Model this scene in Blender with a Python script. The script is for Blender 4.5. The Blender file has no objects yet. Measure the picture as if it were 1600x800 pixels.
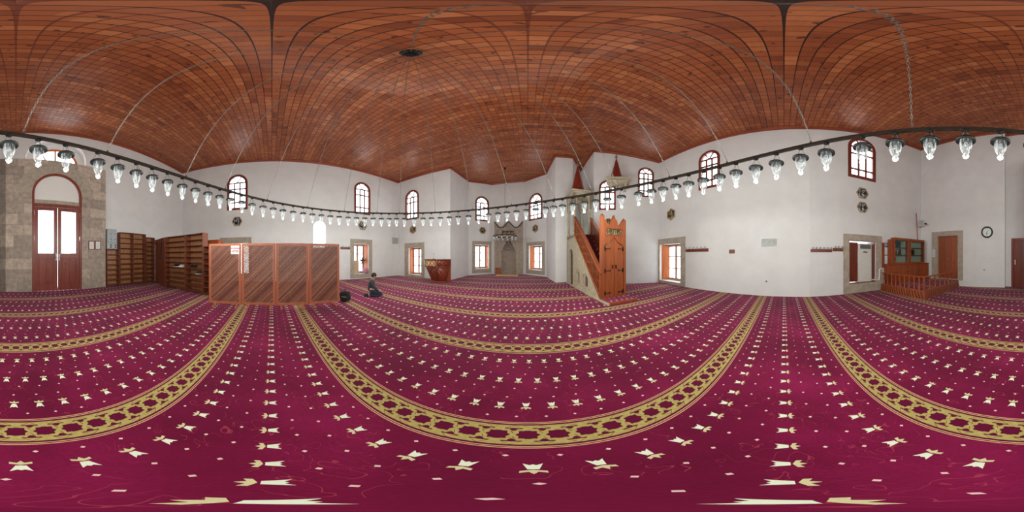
import bpy, bmesh, math, random
from mathutils import Vector, Matrix
from mathutils.geometry import delaunay_2d_cdt
random.seed(7)
PI = math.pi
sc = bpy.context.scene
C = sc.collection
H0 = 1.6                                    # eye height

# ------------------------------------------------------------------ picture -> place
def az(x): return math.radians((x - 800) * .225)
def el(y): return math.radians((400 - y) * .225)
def polar(x, d, z=0.0): return Vector((d * math.sin(az(x)), d * math.cos(az(x)), z))
def floor_at(x, y, z=0.0):
    d = (H0 - z) / math.tan(-el(y)); return polar(x, d, z)

# ------------------------------------------------------------------ node helpers
class X:
    """a socket with arithmetic"""
    def __init__(s, nt, v): s.nt, s.v = nt, v
    def _m(s, op, *a):
        n = s.nt.nodes.new('ShaderNodeMath'); n.operation = op
        for i, q in enumerate((s,) + a):
            if isinstance(q, X): q = q.v
            if isinstance(q, (int, float)): n.inputs[i].default_value = q
            else: s.nt.links.new(q, n.inputs[i])
        return X(s.nt, n.outputs[0])
    def __add__(s, o): return s._m('ADD', o)
    def __radd__(s, o): return s._m('ADD', o)
    def __sub__(s, o): return s._m('SUBTRACT', o)
    def __rsub__(s, o): return X(s.nt, o)._m('SUBTRACT', s)
    def __mul__(s, o): return s._m('MULTIPLY', o)
    def __rmul__(s, o): return s._m('MULTIPLY', o)
    def __truediv__(s, o): return s._m('DIVIDE', o)
    def lt(s, o): return s._m('LESS_THAN', o)
    def gt(s, o): return s._m('GREATER_THAN', o)
    def abs(s): return s._m('ABSOLUTE')
    def floor(s): return s._m('FLOOR')
    def fmod(s, o): return s._m('FLOORED_MODULO', o)
    def max(s, o): return s._m('MAXIMUM', o)
    def min(s, o): return s._m('MINIMUM', o)
    def cen(s, p): return (s + p / 2).fmod(p) - p / 2

def srgb(r, g, b):
    f = lambda c: (c / 255 / 12.92) if c / 255 <= .04045 else ((c / 255 + .055) / 1.055) ** 2.4
    return (f(r), f(g), f(b), 1)

def new_mat(name):
    m = bpy.data.materials.new(name); m.use_nodes = True
    nt = m.node_tree; nt.nodes.clear()
    out = nt.nodes.new('ShaderNodeOutputMaterial')
    b = nt.nodes.new('ShaderNodeBsdfPrincipled')
    nt.links.new(b.outputs[0], out.inputs[0])
    return m, nt, b, out

def coords(nt, scale=(1, 1, 1), rotz=0, kind='Object'):
    t = nt.nodes.new('ShaderNodeTexCoord'); mp = nt.nodes.new('ShaderNodeMapping')
    nt.links.new(t.outputs[kind], mp.inputs[0]); mp.inputs['Scale'].default_value = scale
    mp.inputs['Rotation'].default_value = (0, 0, rotz)
    return mp.outputs[0]

def noise(nt, vec, scale, detail=3, rough=.5, dist=0):
    n = nt.nodes.new('ShaderNodeTexNoise'); nt.links.new(vec, n.inputs['Vector'])
    n.inputs['Scale'].default_value = scale; n.inputs['Detail'].default_value = detail
    n.inputs['Roughness'].default_value = rough; n.inputs['Distortion'].default_value = dist
    return n.outputs[0]

def ramp(nt, fac, stops):
    r = nt.nodes.new('ShaderNodeValToRGB'); e = r.color_ramp.elements
    e[0].position, e[0].color = stops[0]; e[1].position, e[1].color = stops[-1]
    for p, c in stops[1:-1]:
        q = e.new(p); q.color = c
    nt.links.new(fac.v if isinstance(fac, X) else fac, r.inputs[0]); return r.outputs[0]

def mix(nt, fac, a, b, mode='MIX'):
    m = nt.nodes.new('ShaderNodeMix'); m.data_type = 'RGBA'; m.blend_type = mode
    for i, q in ((0, fac), (6, a), (7, b)):
        if isinstance(q, X): q = q.v
        if isinstance(q, (int, float)): m.inputs[i].default_value = q
        elif isinstance(q, tuple): m.inputs[i].default_value = q
        else: nt.links.new(q, m.inputs[i])
    return m.outputs[2]

def bump(nt, b, h, dist=.01, strength=.5):
    n = nt.nodes.new('ShaderNodeBump'); n.inputs['Strength'].default_value = strength
    n.inputs['Distance'].default_value = dist
    nt.links.new(h.v if isinstance(h, X) else h, n.inputs['Height']); nt.links.new(n.outputs[0], b.inputs['Normal'])

def plain(name, col, rough=.5, metal=0.0, vary=.08, scale=20, spec=.5):
    m, nt, b, o = new_mat(name)
    n = noise(nt, coords(nt), scale, 4)
    lo = tuple(c * (1 - vary) for c in col[:3]) + (1,); hi = tuple(min(1, c * (1 + vary)) for c in col[:3]) + (1,)
    nt.links.new(ramp(nt, n, [(.3, lo), (.7, hi)]), b.inputs['Base Color'])
    b.inputs['Roughness'].default_value = rough; b.inputs['Metallic'].default_value = metal
    b.inputs['Specular IOR Level'].default_value = spec
    return m

def wood(name, c0, c1, axis=2, rough=.35, scale=14, knots=True):
    m, nt, b, o = new_mat(name)
    s = [1, 1, 1]; s[axis] = .07
    v = coords(nt, tuple(s))
    n = noise(nt, v, scale, 5, .6, .8)
    n2 = noise(nt, coords(nt, tuple(s)), scale * .25, 2)
    col = ramp(nt, X(nt, n) * .65 + X(nt, n2) * .35, [(.32, c0), (.66, c1)])
    if knots:
        k = noise(nt, coords(nt, (1, 1, 1)), 7, 1)
        col = mix(nt, X(nt, k).gt(.74) * .6, col, tuple(c * .3 for c in c0[:3]) + (1,))
    nt.links.new(col, b.inputs['Base Color'])
    b.inputs['Roughness'].default_value = rough
    bump(nt, b, n, .002, .25)
    return m

# ------------------------------------------------------------------ materials
def mat_plaster():
    m, nt, b, o = new_mat('white_plaster')
    v = coords(nt)
    n = noise(nt, v, 1.2, 5, .6)
    col = ramp(nt, n, [(.3, (.74, .745, .75, 1)), (.75, (.83, .83, .83, 1))])
    nt.links.new(col, b.inputs['Base Color']); b.inputs['Roughness'].default_value = .75
    bump(nt, b, noise(nt, v, 45, 4), .004, .25)
    return m
PLASTER = mat_plaster()

def mat_stone(name, c0, c1, blocks=False, bw=.75, bh=.42):
    m, nt, b, o = new_mat(name)
    v = coords(nt)
    n = noise(nt, v, 5, 8, .65); n2 = noise(nt, coords(nt, (1, 1, 3.2)), 9, 6, .7, .6)
    col = ramp(nt, n, [(.3, c0), (.7, c1)])
    dark = tuple(c * .42 for c in c0[:3]) + (1,)
    col = mix(nt, (X(nt, n2) - .6).max(0.0) * 4.5, col, dark)
    h = X(nt, n) * .5 - X(nt, n2).gt(.66) * .4
    if blocks:
        t = nt.nodes.new('ShaderNodeTexCoord'); sp = nt.nodes.new('ShaderNodeSeparateXYZ'); cb = nt.nodes.new('ShaderNodeCombineXYZ')
        nt.links.new(t.outputs['Object'], sp.inputs[0]); nt.links.new(sp.outputs[0], cb.inputs[0]); nt.links.new(sp.outputs[2], cb.inputs[1])
        br = nt.nodes.new('ShaderNodeTexBrick'); nt.links.new(cb.outputs[0], br.inputs[0])
        br.inputs['Scale'].default_value = 1; br.inputs['Brick Width'].default_value = bw; br.inputs['Row Height'].default_value = bh
        br.inputs['Mortar Size'].default_value = .006; br.inputs['Mortar Smooth'].default_value = .3; br.offset = .43; br.squash = 1.3; br.squash_frequency = 3
        br.inputs['Color1'].default_value = (.68, .65, .63, 1); br.inputs['Color2'].default_value = (1.15, 1.1, 1.04, 1); br.inputs['Mortar'].default_value = (.5, .46, .43, 1)
        col = mix(nt, 1.0, col, br.outputs[0], 'MULTIPLY')
        h = h - X(nt, br.outputs[1]) * .6
    nt.links.new(col, b.inputs['Base Color']); b.inputs['Roughness'].default_value = .8
    bump(nt, b, h, .02, .4)
    return m
STONE = mat_stone('old_block_stone', srgb(158, 147, 136), srgb(208, 196, 185), True, 1.05, .5)
STONE_TRIM = mat_stone('grey_trim_stone', srgb(156, 145, 131), srgb(190, 178, 162))
STONE_PALE = mat_stone('pale_limestone', srgb(162, 150, 126), srgb(198, 186, 162))
STONE_MIHRAB = mat_stone('niche_stone', srgb(148, 134, 124), srgb(180, 166, 154))

def mat_carpet():
    m, nt, b, o = new_mat('striped_prayer_carpet')
    v = coords(nt, rotz=0)
    sp = nt.nodes.new('ShaderNodeSeparateXYZ'); nt.links.new(v, sp.inputs[0])
    x, y = X(nt, sp.outputs[0]), X(nt, sp.outputs[1])
    a = math.radians(5.6)
    n = x * math.sin(a) + y * math.cos(a); s = x * math.cos(a) - y * math.sin(a)
    P = 1.68
    q = (n - .82).cen(P)                      # distance from the nearest border band
    aq = q.abs()
    # ground
    n1 = noise(nt, v, .9, 4, .6); n2 = noise(nt, v, 60, 3)
    ground = ramp(nt, X(nt, n1) * .8 + X(nt, n2) * .2, [(.3, srgb(82, 4, 36)), (.5, srgb(108, 10, 52)), (.72, srgb(138, 22, 74))])
    vine = noise(nt, v, 5.5, 1, .5, 1.6); vm = noise(nt, v, 2.7, 1)
    vmask = ((X(nt, vine) - .5).abs().lt(.006)) * X(nt, vm).gt(.5)
    ground = mix(nt, vmask * .45, ground, srgb(176, 70, 84))
    # tulips, three rows between two bands
    w = (n - .82 - P / 2).cen(P)
    w2 = w.cen(.45)                           # row offset (only |w|<.675 kept)
    row = ((w + .225) / .45).floor()
    fa = (s + row * .083 + .0975).cen(.195)
    keep = w.abs().lt(.60)
    aa = fa.abs()
    cup = aa.lt(w2 * .24 + .016) * w2.gt(0.0) * w2.lt((aa - .010).abs() * .85 + .043)
    lf0 = aa.lt(.036) * w2.lt(aa * -.35 - .006)
    low = aa * -.45 - .022 - (.012 - aa).max(0.0) * 2.4
    leaf = lf0 * w2.gt(low)
    cup = cup * keep; leaf = leaf * keep
    # small lozenges in between
    def loz(off, sh):
        r = (w - off).cen(.45); u = (s + row * .05 + sh).cen(.195)
        return ((r.abs() / .012 + u.abs() / .013).lt(1.0)) * w.abs().lt(.65)
    z = loz(.145, .03).max(loz(.30, .125))
    col = mix(nt, cup, ground, srgb(222, 228, 206))
    col = mix(nt, leaf, col, srgb(206, 196, 152))
    col = mix(nt, z, col, srgb(226, 190, 190))
    # border band
    L = .155
    dark = srgb(92, 4, 44)
    u = (s + 0).cen(L); au = u.abs()          # star centre at u = 0, crossing at L/2
    v2 = L / 2 - au                           # distance from the crossing
    sgn = u * q
    star = ((au * 1.0 + aq).lt(.066)).max((au.max(aq)).lt(.047)) * aq.lt(.052)
    slit = aq.gt(.072) * aq.lt(.083) * v2.lt(.05)
    hole = ((aq - .066).abs() + (v2 - .004).abs()).lt(.02)
    line = ((v2 - (aq - .02) * .5).abs()).lt(.0022) * aq.lt(.05) * sgn.gt(0.0)
    line2 = ((v2 - (.118 - aq) * 1.2).abs()).lt(.0022) * aq.gt(.08)
    cut = star.max(slit).max(hole).max(line).max(line2)
    gold = aq.lt(.118) * (1.0 - cut)
    thin = ((aq - .141).abs().lt(.0042)).max((aq - .158).abs().lt(.0042))
    band = aq.lt(.166)
    wear = noise(nt, v, 30, 4)
    goldc = ramp(nt, wear, [(.3, srgb(160, 144, 80)), (.7, srgb(182, 166, 102))])
    col = mix(nt, band, col, dark)
    col = mix(nt, gold, col, goldc)
    col = mix(nt, thin, col, srgb(206, 160, 124))
    nt.links.new(col, b.inputs['Base Color'])
    b.inputs['Roughness'].default_value = .95; b.inputs['Specular IOR Level'].default_value = .15
    b.inputs['Sheen Weight'].default_value = .12; b.inputs['Sheen Tint'].default_value = (1, .6, .85, 1)
    bump(nt, b, noise(nt, v, 260, 2), .003, .4)
    return m
CARPET = mat_carpet()

def mat_ceiling():
    m, nt, b, o = new_mat('boarded_pine_ceiling')
    v = coords(nt)
    sp = nt.nodes.new('ShaderNodeSeparateXYZ'); nt.links.new(v, sp.inputs[0])
    x, y = X(nt, sp.outputs[0]), X(nt, sp.outputs[1])
    a = math.radians(5.6)
    n = x * math.sin(a) + y * math.cos(a); s = x * math.cos(a) - y * math.sin(a)
    g = .21
    bn, bs = (n / g).floor(), (s / g).floor()
    def white(a_, b_):
        cb = nt.nodes.new('ShaderNodeCombineXYZ'); nt.links.new(a_.v, cb.inputs[0]); nt.links.new(b_.v, cb.inputs[1])
        w = nt.nodes.new('ShaderNodeTexWhiteNoise'); w.noise_dimensions = '2D'; nt.links.new(cb.outputs[0], w.inputs['Vector'])
        return X(nt, w.outputs['Value'])
    plank = white(bn + 100.5, ((s + white(bn + .5, bn * 0 + 3.5) * 3) / 2.4).floor() + .5)   # boards run along s, 2.4 m long
    cell = white(bn + .5, bs + .5)
    grain = X(nt, noise(nt, coords(nt, (.12, 1, 1), rotz=-a), 22, 4, .6))
    k = plank * .48 + cell * .36 + grain * .3
    col = ramp(nt, k, [(.1, srgb(112, 52, 28)), (.4, srgb(150, 78, 42)), (.7, srgb(166, 92, 52)), (1.0, srgb(192, 118, 74))])
    kn = X(nt, noise(nt, v, 8.5, 0)).gt(.77)
    col = mix(nt, kn * .75, col, srgb(52, 22, 14))
    en = n.cen(g); es = s.cen(g)
    groove = (en.abs()).lt(.0095); bat = (es.abs()).lt(.012)
    col = mix(nt, bat * .75, col, srgb(104, 44, 28))
    col = mix(nt, groove, col, srgb(40, 14, 8))
    nt.links.new(col, b.inputs['Base Color'])
    b.inputs['Roughness'].default_value = .36
    h = bat * 1.0 - groove * .8 + cell * n.fmod(g) * 1.2 + grain * .1
    bump(nt, b, h, .012, .5)
    return m
CEILING = mat_ceiling()

WOOD_RED = wood('red_brown_wood', srgb(96, 42, 28), srgb(142, 66, 44))
WOOD_DOOR = wood('door_wood', srgb(112, 52, 42), srgb(146, 74, 60))
WOOD_ORANGE = wood('orange_pine', srgb(128, 62, 29), srgb(164, 86, 44))
WOOD_CAB = wood('cabinet_pine', srgb(130, 58, 28), srgb(170, 86, 45))
WOOD_SCREEN = wood('screen_frame_pine', srgb(160, 88, 60), srgb(190, 114, 82))
def mat_lattice():
    m, nt, b, o = new_mat('lattice_pine')
    v = coords(nt); sp = nt.nodes.new('ShaderNodeSeparateXYZ'); nt.links.new(v, sp.inputs[0])
    k = ((X(nt, sp.outputs[2]) - X(nt, sp.outputs[0])) / .047 + .5).floor()
    w = nt.nodes.new('ShaderNodeTexWhiteNoise'); w.noise_dimensions = '1D'; nt.links.new(k.v, w.inputs['W'])
    g = noise(nt, v, 18, 3)
    col = ramp(nt, X(nt, w.outputs['Value']) * .75 + X(nt, g) * .25, [(.1, srgb(104, 58, 42)), (.5, srgb(140, 86, 66)), (.8, srgb(160, 104, 80)), (.95, srgb(204, 152, 118))])
    nt.links.new(col, b.inputs['Base Color']); b.inputs['Roughness'].default_value = .5
    return m
WOOD_LATTICE = mat_lattice()
WOOD_SHELF = wood('shelf_wood', srgb(104, 54, 38), srgb(144, 80, 56))
WOOD_SHELF_BACK = wood('shelf_back_board', srgb(150, 98, 62), srgb(186, 130, 88), knots=False)
WOOD_SHUTTER = wood('shutter_wood', srgb(176, 92, 48), srgb(214, 128, 78))
WOOD_CASEMENT = wood('pale_casement_wood', srgb(168, 122, 100), srgb(196, 156, 134), knots=False)
WOOD_FRAME = wood('window_frame_wood', srgb(104, 46, 34), srgb(136, 64, 48))
WOOD_LECTERN = wood('pulpit_wood', srgb(110, 38, 20), srgb(152, 62, 34))
WOOD_DARK = wood('dark_stained_wood', srgb(62, 24, 14), srgb(88, 38, 22))
WOOD_PALE = wood('pale_and_lit_wood', srgb(206, 156, 100), srgb(236, 198, 146), knots=False)
CORNICE = wood('cornice_wood', srgb(122, 50, 26), srgb(160, 72, 40), axis=0)
CONE_RED = wood('spire_wood', srgb(112, 36, 26), srgb(140, 52, 38))
IRON = plain('black_iron', (.008, .0075, .007, 1), .5, 0, spec=.15)
IRON_BROWN = plain('dark_bronze', (.026, .02, .015, 1), .4, 0, spec=.4)
CHAIN = plain('steel_chain', (.2, .19, .17, 1), .45, .8)
BRASS = plain('aged_brass', (.32, .22, .1, 1), .4, .9)
CHROME = plain('chrome', (.7, .7, .7, 1), .18, 1.0)
WHITE = plain('white_paint', (.8, .8, .79, 1), .4)
OFFWHITE = plain('ivory_plastic', (.74, .73, .68, 1), .4)
PAPER = plain('paper', (.85, .84, .85, 1), .8)
BLACK = plain('black_cloth', (.012, .013, .014, 1), .85)
BLACK_GLOSS = plain('black_gloss', (.012, .014, .018, 1), .25)
GREYMETAL = plain('grey_enamel', (.36, .39, .4, 1), .45, .2)
GREY = plain('grey_plastic', (.42, .42, .41, 1), .5)
DARKGREY = plain('dark_grey', (.06, .06, .065, 1), .6)
GOLD = plain('gold_leaf', (.62, .46, .2, 1), .4, .5)
PLAQUE_RIM = plain('plaque_rim', srgb(168, 146, 112), .6)
SILVER = plain('silver_paint', (.6, .6, .58, 1), .4, .4)
RED_INK = plain('red_ink', (.5, .03, .06, 1), .7)
BLUE_INK = plain('navy_print', (.05, .07, .22, 1), .6)
SKYBLUE = plain('sky_print', (.25, .4, .75, 1), .6)
LILAC = plain('lilac_print', (.55, .5, .72, 1), .7)
SKIN = plain('skin', (.5, .29, .2, 1), .55)
JEANS = plain('dark_denim', (.03, .04, .07, 1), .9)
HOODIE = plain('charcoal_jersey', (.05, .052, .058, 1), .9)
HAIR = plain('black_hair', (.01, .008, .007, 1), .6)
PINK = plain('pink_cloth', (.6, .25, .33, 1), .9)
BEIGE = plain('beige_board', (.6, .42, .28, 1), .8)
STEP_RED = plain('dark_red_runner', srgb(90, 18, 34), .95)
REDSTICK = plain('red_lacquer', (.4, .05, .06, 1), .4)
CREAM = plain('cream_back_panel', (.62, .66, .52, 1), .6)
BULB = plain('bulb_glass', (.75, .5, .3, 1), .2)

def mat_glass(name, tint, ior=1.45, rough=.02, gloss=1.0, glint=0):
    m, nt, b, o = new_mat(name); nt.nodes.remove(b)
    t = nt.nodes.new('ShaderNodeBsdfTransparent'); t.inputs[0].default_value = tint
    g = nt.nodes.new('ShaderNodeBsdfGlossy'); g.inputs['Roughness'].default_value = rough; g.inputs[0].default_value = (gloss,) * 3 + (1,)
    f0 = ((ior - 1) / (ior + 1)) ** 2
    lw = nt.nodes.new('ShaderNodeLayerWeight'); f = X(nt, lw.outputs['Facing'])._m('POWER', 5.0) * (1 - f0) + f0
    mx = nt.nodes.new('ShaderNodeMixShader')
    nt.links.new(f.v, mx.inputs[0]); nt.links.new(t.outputs[0], mx.inputs[1]); nt.links.new(g.outputs[0], mx.inputs[2])
    res = mx.outputs[0]
    if glint:
        d = nt.nodes.new('ShaderNodeBsdfTranslucent'); d.inputs[0].default_value = (.9, .93, .95, 1)
        d2 = nt.nodes.new('ShaderNodeBsdfDiffuse'); d2.inputs[0].default_value = (.9, .93, .95, 1)
        a = nt.nodes.new('ShaderNodeMixShader'); a.inputs[0].default_value = .5; nt.links.new(d.outputs[0], a.inputs[1]); nt.links.new(d2.outputs[0], a.inputs[2])
        st = noise(nt, coords(nt, (1, 1, .08)), 42, 2)                     # pale streaks mixed in for the bright highlights of the glass
        k = (X(nt, st) - .42).max(0.0) * (glint * 6)
        m2 = nt.nodes.new('ShaderNodeMixShader'); nt.links.new(k.v, m2.inputs[0]); nt.links.new(res, m2.inputs[1]); nt.links.new(a.outputs[0], m2.inputs[2]); res = m2.outputs[0]
    nt.links.new(res, o.inputs[0])
    return m
GLASS = mat_glass('window_glass', (.96, .98, .99, 1))
GLASS_BELL = mat_glass('lamp_glass', (.92, .94, .95, 1), 2.0, .05, 1.0, .2)
GLASS_CASE = mat_glass('bookcase_glass', (.8, .86, .85, 1), 1.4)
GLASS_DARK = mat_glass('dark_glass', (.1, .11, .12, 1), 1.5)

# ------------------------------------------------------------------ mesh builder
class MB:
    def __init__(s): s.v, s.f, s.sm = [], [], []
    def add(s, vs, fs, M=None, smooth=False):
        o = len(s.v)
        s.v += [(M @ Vector(p)) if M is not None else Vector(p) for p in vs]
        s.f += [tuple(i + o for i in f) for f in fs]; s.sm += [smooth] * len(fs); return s
    def box(s, x0, x1, y0, y1, z0, z1, M=None):
        vs = [(x, y, z) for x in (x0, x1) for y in (y0, y1) for z in (z0, z1)]
        fs = [(0, 1, 3, 2), (4, 6, 7, 5), (0, 4, 5, 1), (2, 3, 7, 6), (0, 2, 6, 4), (1, 5, 7, 3)]
        return s.add(vs, fs, M)
    def loft(s, rings, M=None, smooth=False, cap=True, closed=True):
        n = len(rings[0]); vs = [p for r in rings for p in r]; fs = []
        for i in range(len(rings) - 1):
            for j in range(n if closed else n - 1):
                k = (j + 1) % n
                fs.append((i * n + j, i * n + k, (i + 1) * n + k, (i + 1) * n + j))
        if cap:
            fs.append(tuple(range(n - 1, -1, -1))); fs.append(tuple((len(rings) - 1) * n + j for j in range(n)))
        return s.add(vs, fs, M, smooth)
    def lathe(s, prof, n=16, M=None, smooth=True, cap=False):
        rings = [[(r * math.cos(2 * PI * j / n), r * math.sin(2 * PI * j / n), z) for j in range(n)] for r, z in prof]
        return s.loft(rings, M, smooth, cap)
    def tube(s, path, r, n=8, closed=False, M=None):
        P = [Vector(p) for p in path]; rings = []
        m = len(P)
        for i, p in enumerate(P):
            a = P[(i - 1) % m] if (i > 0 or closed) else P[0]; b = P[(i + 1) % m] if (i < m - 1 or closed) else P[-1]
            t = (b - a).normalized(); up = Vector((0, 0, 1)) if abs(t.z) < .95 else Vector((1, 0, 0))
            u = t.cross(up).normalized(); w = u.cross(t)
            rr = r[i] if isinstance(r, (list, tuple)) else r
            rings.append([p + (u * math.cos(2 * PI * j / n) + w * math.sin(2 * PI * j / n)) * rr for j in range(n)])
        if closed: rings.append(rings[0])
        return s.loft(rings, M, True, not closed)
    def bar(s, a, b, w, h=None, M=None):
        """square bar from a to b"""
        h = h or w; a, b = Vector(a), Vector(b); t = (b - a).normalized()
        up = Vector((0, 0, 1)) if abs(t.z) < .95 else Vector((0, 1, 0))
        u = t.cross(up).normalized(); q = u.cross(t)
        r = lambda p: [p + u * w / 2 * i + q * h / 2 * j for i, j in ((-1, -1), (1, -1), (1, 1), (-1, 1))]
        return s.loft([r(a), r(b)], M)
    def plate(s, loops, y0, y1, M=None, axes='xz'):
        """flat board with holes: outline in x-z, thick from y0 to y1"""
        tris, pts = tess(loops)
        def mk(p, d): return (p[0], d, p[1]) if axes == 'xz' else ((d, p[0], p[1]) if axes == 'yz' else (p[0], p[1], d))
        n = len(pts)
        s.add([mk(p, y0) for p in pts] + [mk(p, y1) for p in pts],
              [t for t in tris] + [tuple(i + n for i in reversed(t)) for t in tris], M)
        for L in loops:
            k = len(L)
            s.add([mk(p, y0) for p in L] + [mk(p, y1) for p in L], [(i, (i + 1) % k, k + (i + 1) % k, k + i) for i in range(k)], M)
        return s
    def build(s, name, mat, parent=None, bevel=0, fix=True):
        me = bpy.data.meshes.new(name); me.from_pydata([tuple(v) for v in s.v], [], s.f)
        me.polygons.foreach_set('use_smooth', s.sm)
        bm = bmesh.new(); bm.from_mesh(me)
        bmesh.ops.remove_doubles(bm, verts=bm.verts, dist=1e-5)
        if fix: bmesh.ops.recalc_face_normals(bm, faces=bm.faces)
        if bevel: bmesh.ops.bevel(bm, geom=[e for e in bm.edges if len(e.link_faces) == 2 and e.calc_face_angle(0) > .6], offset=bevel, segments=1, affect='EDGES', clamp_overlap=True)
        bm.to_mesh(me); bm.free()
        me.materials.append(mat)
        try: me.set_sharp_from_angle(angle=.7)
        except Exception: pass
        o = bpy.data.objects.new(name, me); C.objects.link(o)
        if parent is not None: o.parent = parent
        return o

def inside(p, L):
    c = False; n = len(L)
    for i in range(n):
        a, b = L[i], L[(i + 1) % n]
        if (a[1] > p[1]) != (b[1] > p[1]) and p[0] < (b[0] - a[0]) * (p[1] - a[1]) / (b[1] - a[1]) + a[0]: c = not c
    return c
def tess(loops):
    vs, es = [], []
    for L in loops:
        o = len(vs); vs += [Vector((p[0], p[1])) for p in L]; es += [(o + i, o + (i + 1) % len(L)) for i in range(len(L))]
    r = delaunay_2d_cdt(vs, es, [], 0, 1e-7)
    pts = [tuple(p) for p in r[0]]; out = []
    for t in r[2]:
        c = (sum(pts[i][0] for i in t) / 3, sum(pts[i][1] for i in t) / 3)
        if inside(c, loops[0]) and not any(inside(c, h) for h in loops[1:]): out.append(tuple(t))
    return out, pts
def rect(x0, x1, z0, z1): return [(x0, z0), (x1, z0), (x1, z1), (x0, z1)]
def arch(x0, x1, z0, z1, n=14, spring=None):
    """round arched outline, z1 is the crown"""
    r = (x1 - x0) / 2; c = (x0 + x1) / 2; h = min(r, (z1 - z0) * .6) if spring is None else z1 - spring
    return [(x0, z0), (x1, z0)] + [(c + r * math.cos(PI * i / n), z1 - h + h * math.sin(PI * i / n)) for i in range(n + 1)]
def ogee(x0, x1, z0, z1, n=8):
    c = (x0 + x1) / 2; r = (x1 - x0) / 2; h = r * 1.35
    R = [(c + r * math.cos(PI / 2 * (i / n) ** 1.15), z1 - h + h * math.sin(PI / 2 * (i / n)) ** .8) for i in range(n)]
    return [(x0, z0), (x1, z0)] + R + [(c, z1)] + [(2 * c - p[0], p[1]) for p in reversed(R)]
def inset(loop, d):
    cx = (min(p[0] for p in loop) + max(p[0] for p in loop)) / 2; cz = (min(p[1] for p in loop) + max(p[1] for p in loop)) / 2
    w = (max(p[0] for p in loop) - min(p[0] for p in loop)) / 2; h = (max(p[1] for p in loop) - min(p[1] for p in loop)) / 2
    return [(cx + (p[0] - cx) * (w - d) / w, cz + (p[1] - cz) * (h - d) / h) for p in loop]

def thing(name, label, cat, loc=(0, 0, 0), rz=0, group=None):
    o = bpy.data.objects.new(name, None); C.objects.link(o); o.empty_display_size = .1
    o.location = loc; o.rotation_euler = (0, 0, rz)
    return tag(o, label, cat, group)
def tag(o, label, cat, group=None):
    o['label'] = label; o['category'] = cat
    if group: o['group'] = group
    return o
def struct(o, label=None):
    o['kind'] = 'structure'
    if label: o['label'] = label
    return o
def structure(name, label, loc=(0, 0, 0), rz=0):
    o = bpy.data.objects.new(name, None); C.objects.link(o); o.empty_display_size = .1
    o.location = loc; o.rotation_euler = (0, 0, rz); return struct(o, label)
def dup(root, loc, rz, label, group=None):
    r = root.copy(); C.objects.link(r); r.location = loc; r.rotation_euler = (0, 0, rz); r['label'] = label
    if group: r['group'] = group
    for ch in list(root.children):
        c = ch.copy(); C.objects.link(c); c.parent = r
        for g in ch.children:
            d = g.copy(); C.objects.link(d); d.parent = c
    return r

# ------------------------------------------------------------------ the room
CORN = [  # picture column, distance, picture row of the ceiling edge
    (285, 12.4, 270), (622, 13.4, 285), (703.5, 10.7, 262), (732, 13.4, 283), (769.5, 14.3, 287.8), (820, 14.1, 283),
    (854, 12.4, 271), (868, 9.7, 244), (895, 10.0, 246), (907, 11.4, 267), (928, 9.4, 236), (1030, 9.8, 253.5),
    (1265, 6.25, 200), (1439, 9.6, 234), (1570, 8.15, 207), (1571, 8.5, 212)]
NAMES = ['wall_left', 'wall_front_left', 'wall_apse_left', 'wall_apse_front_left', 'wall_apse_front', 'wall_apse_front_right',
         'wall_apse_right', 'wall_front', 'wall_recess_left', 'wall_recess_right', 'wall_front_right', 'wall_right',
         'wall_right_rear', 'wall_back', 'wall_back_step', 'wall_entrance']
class Seg: pass
SEG = []
for i, (x, d, y) in enumerate(CORN):
    s = Seg(); x2, d2, y2 = CORN[(i + 1) % len(CORN)]
    s.p0, s.p1 = polar(x, d), polar(x2, d2)
    s.z0, s.z1 = H0 + d * math.tan(el(y)), H0 + d2 * math.tan(el(y2))
    s.t = (s.p1 - s.p0).normalized(); s.L = (s.p1 - s.p0).length
    s.out = Vector((-s.t.y, s.t.x, 0)); s.rz = math.atan2(s.t.y, s.t.x); s.holes = []; s.name = NAMES[i]
    SEG.append(s)
def hit(s, x, off=0.0):
    """picture column -> (distance along the wall, distance from the eye); off > 0 lies outside the wall face"""
    u = Vector((math.sin(az(x)), math.cos(az(x)), 0)); p = s.p0 + s.out * off
    d = p.dot(s.out) / u.dot(s.out)
    return (u * d - p).dot(s.t), d
def wbox(s, x0, y0, x1, y1, off=0.0):
    a, _ = hit(s, x0, off); b, _ = hit(s, x1, off); _, d = hit(s, (x0 + x1) / 2, off)
    return a, b, H0 + d * math.tan(el(y1)), H0 + d * math.tan(el(y0))
def wpt(s, a, off=0.0, z=0.0):
    p = s.p0 + s.t * a + s.out * off; return Vector((p.x, p.y, z))

PORTALS = []
def portal(s, a0, a1, z0, z1, off):
    PORTALS.append((wpt(s, (a0 + a1) / 2, off, (z0 + z1) / 2), a1 - a0, z1 - z0, s.out))

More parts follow.
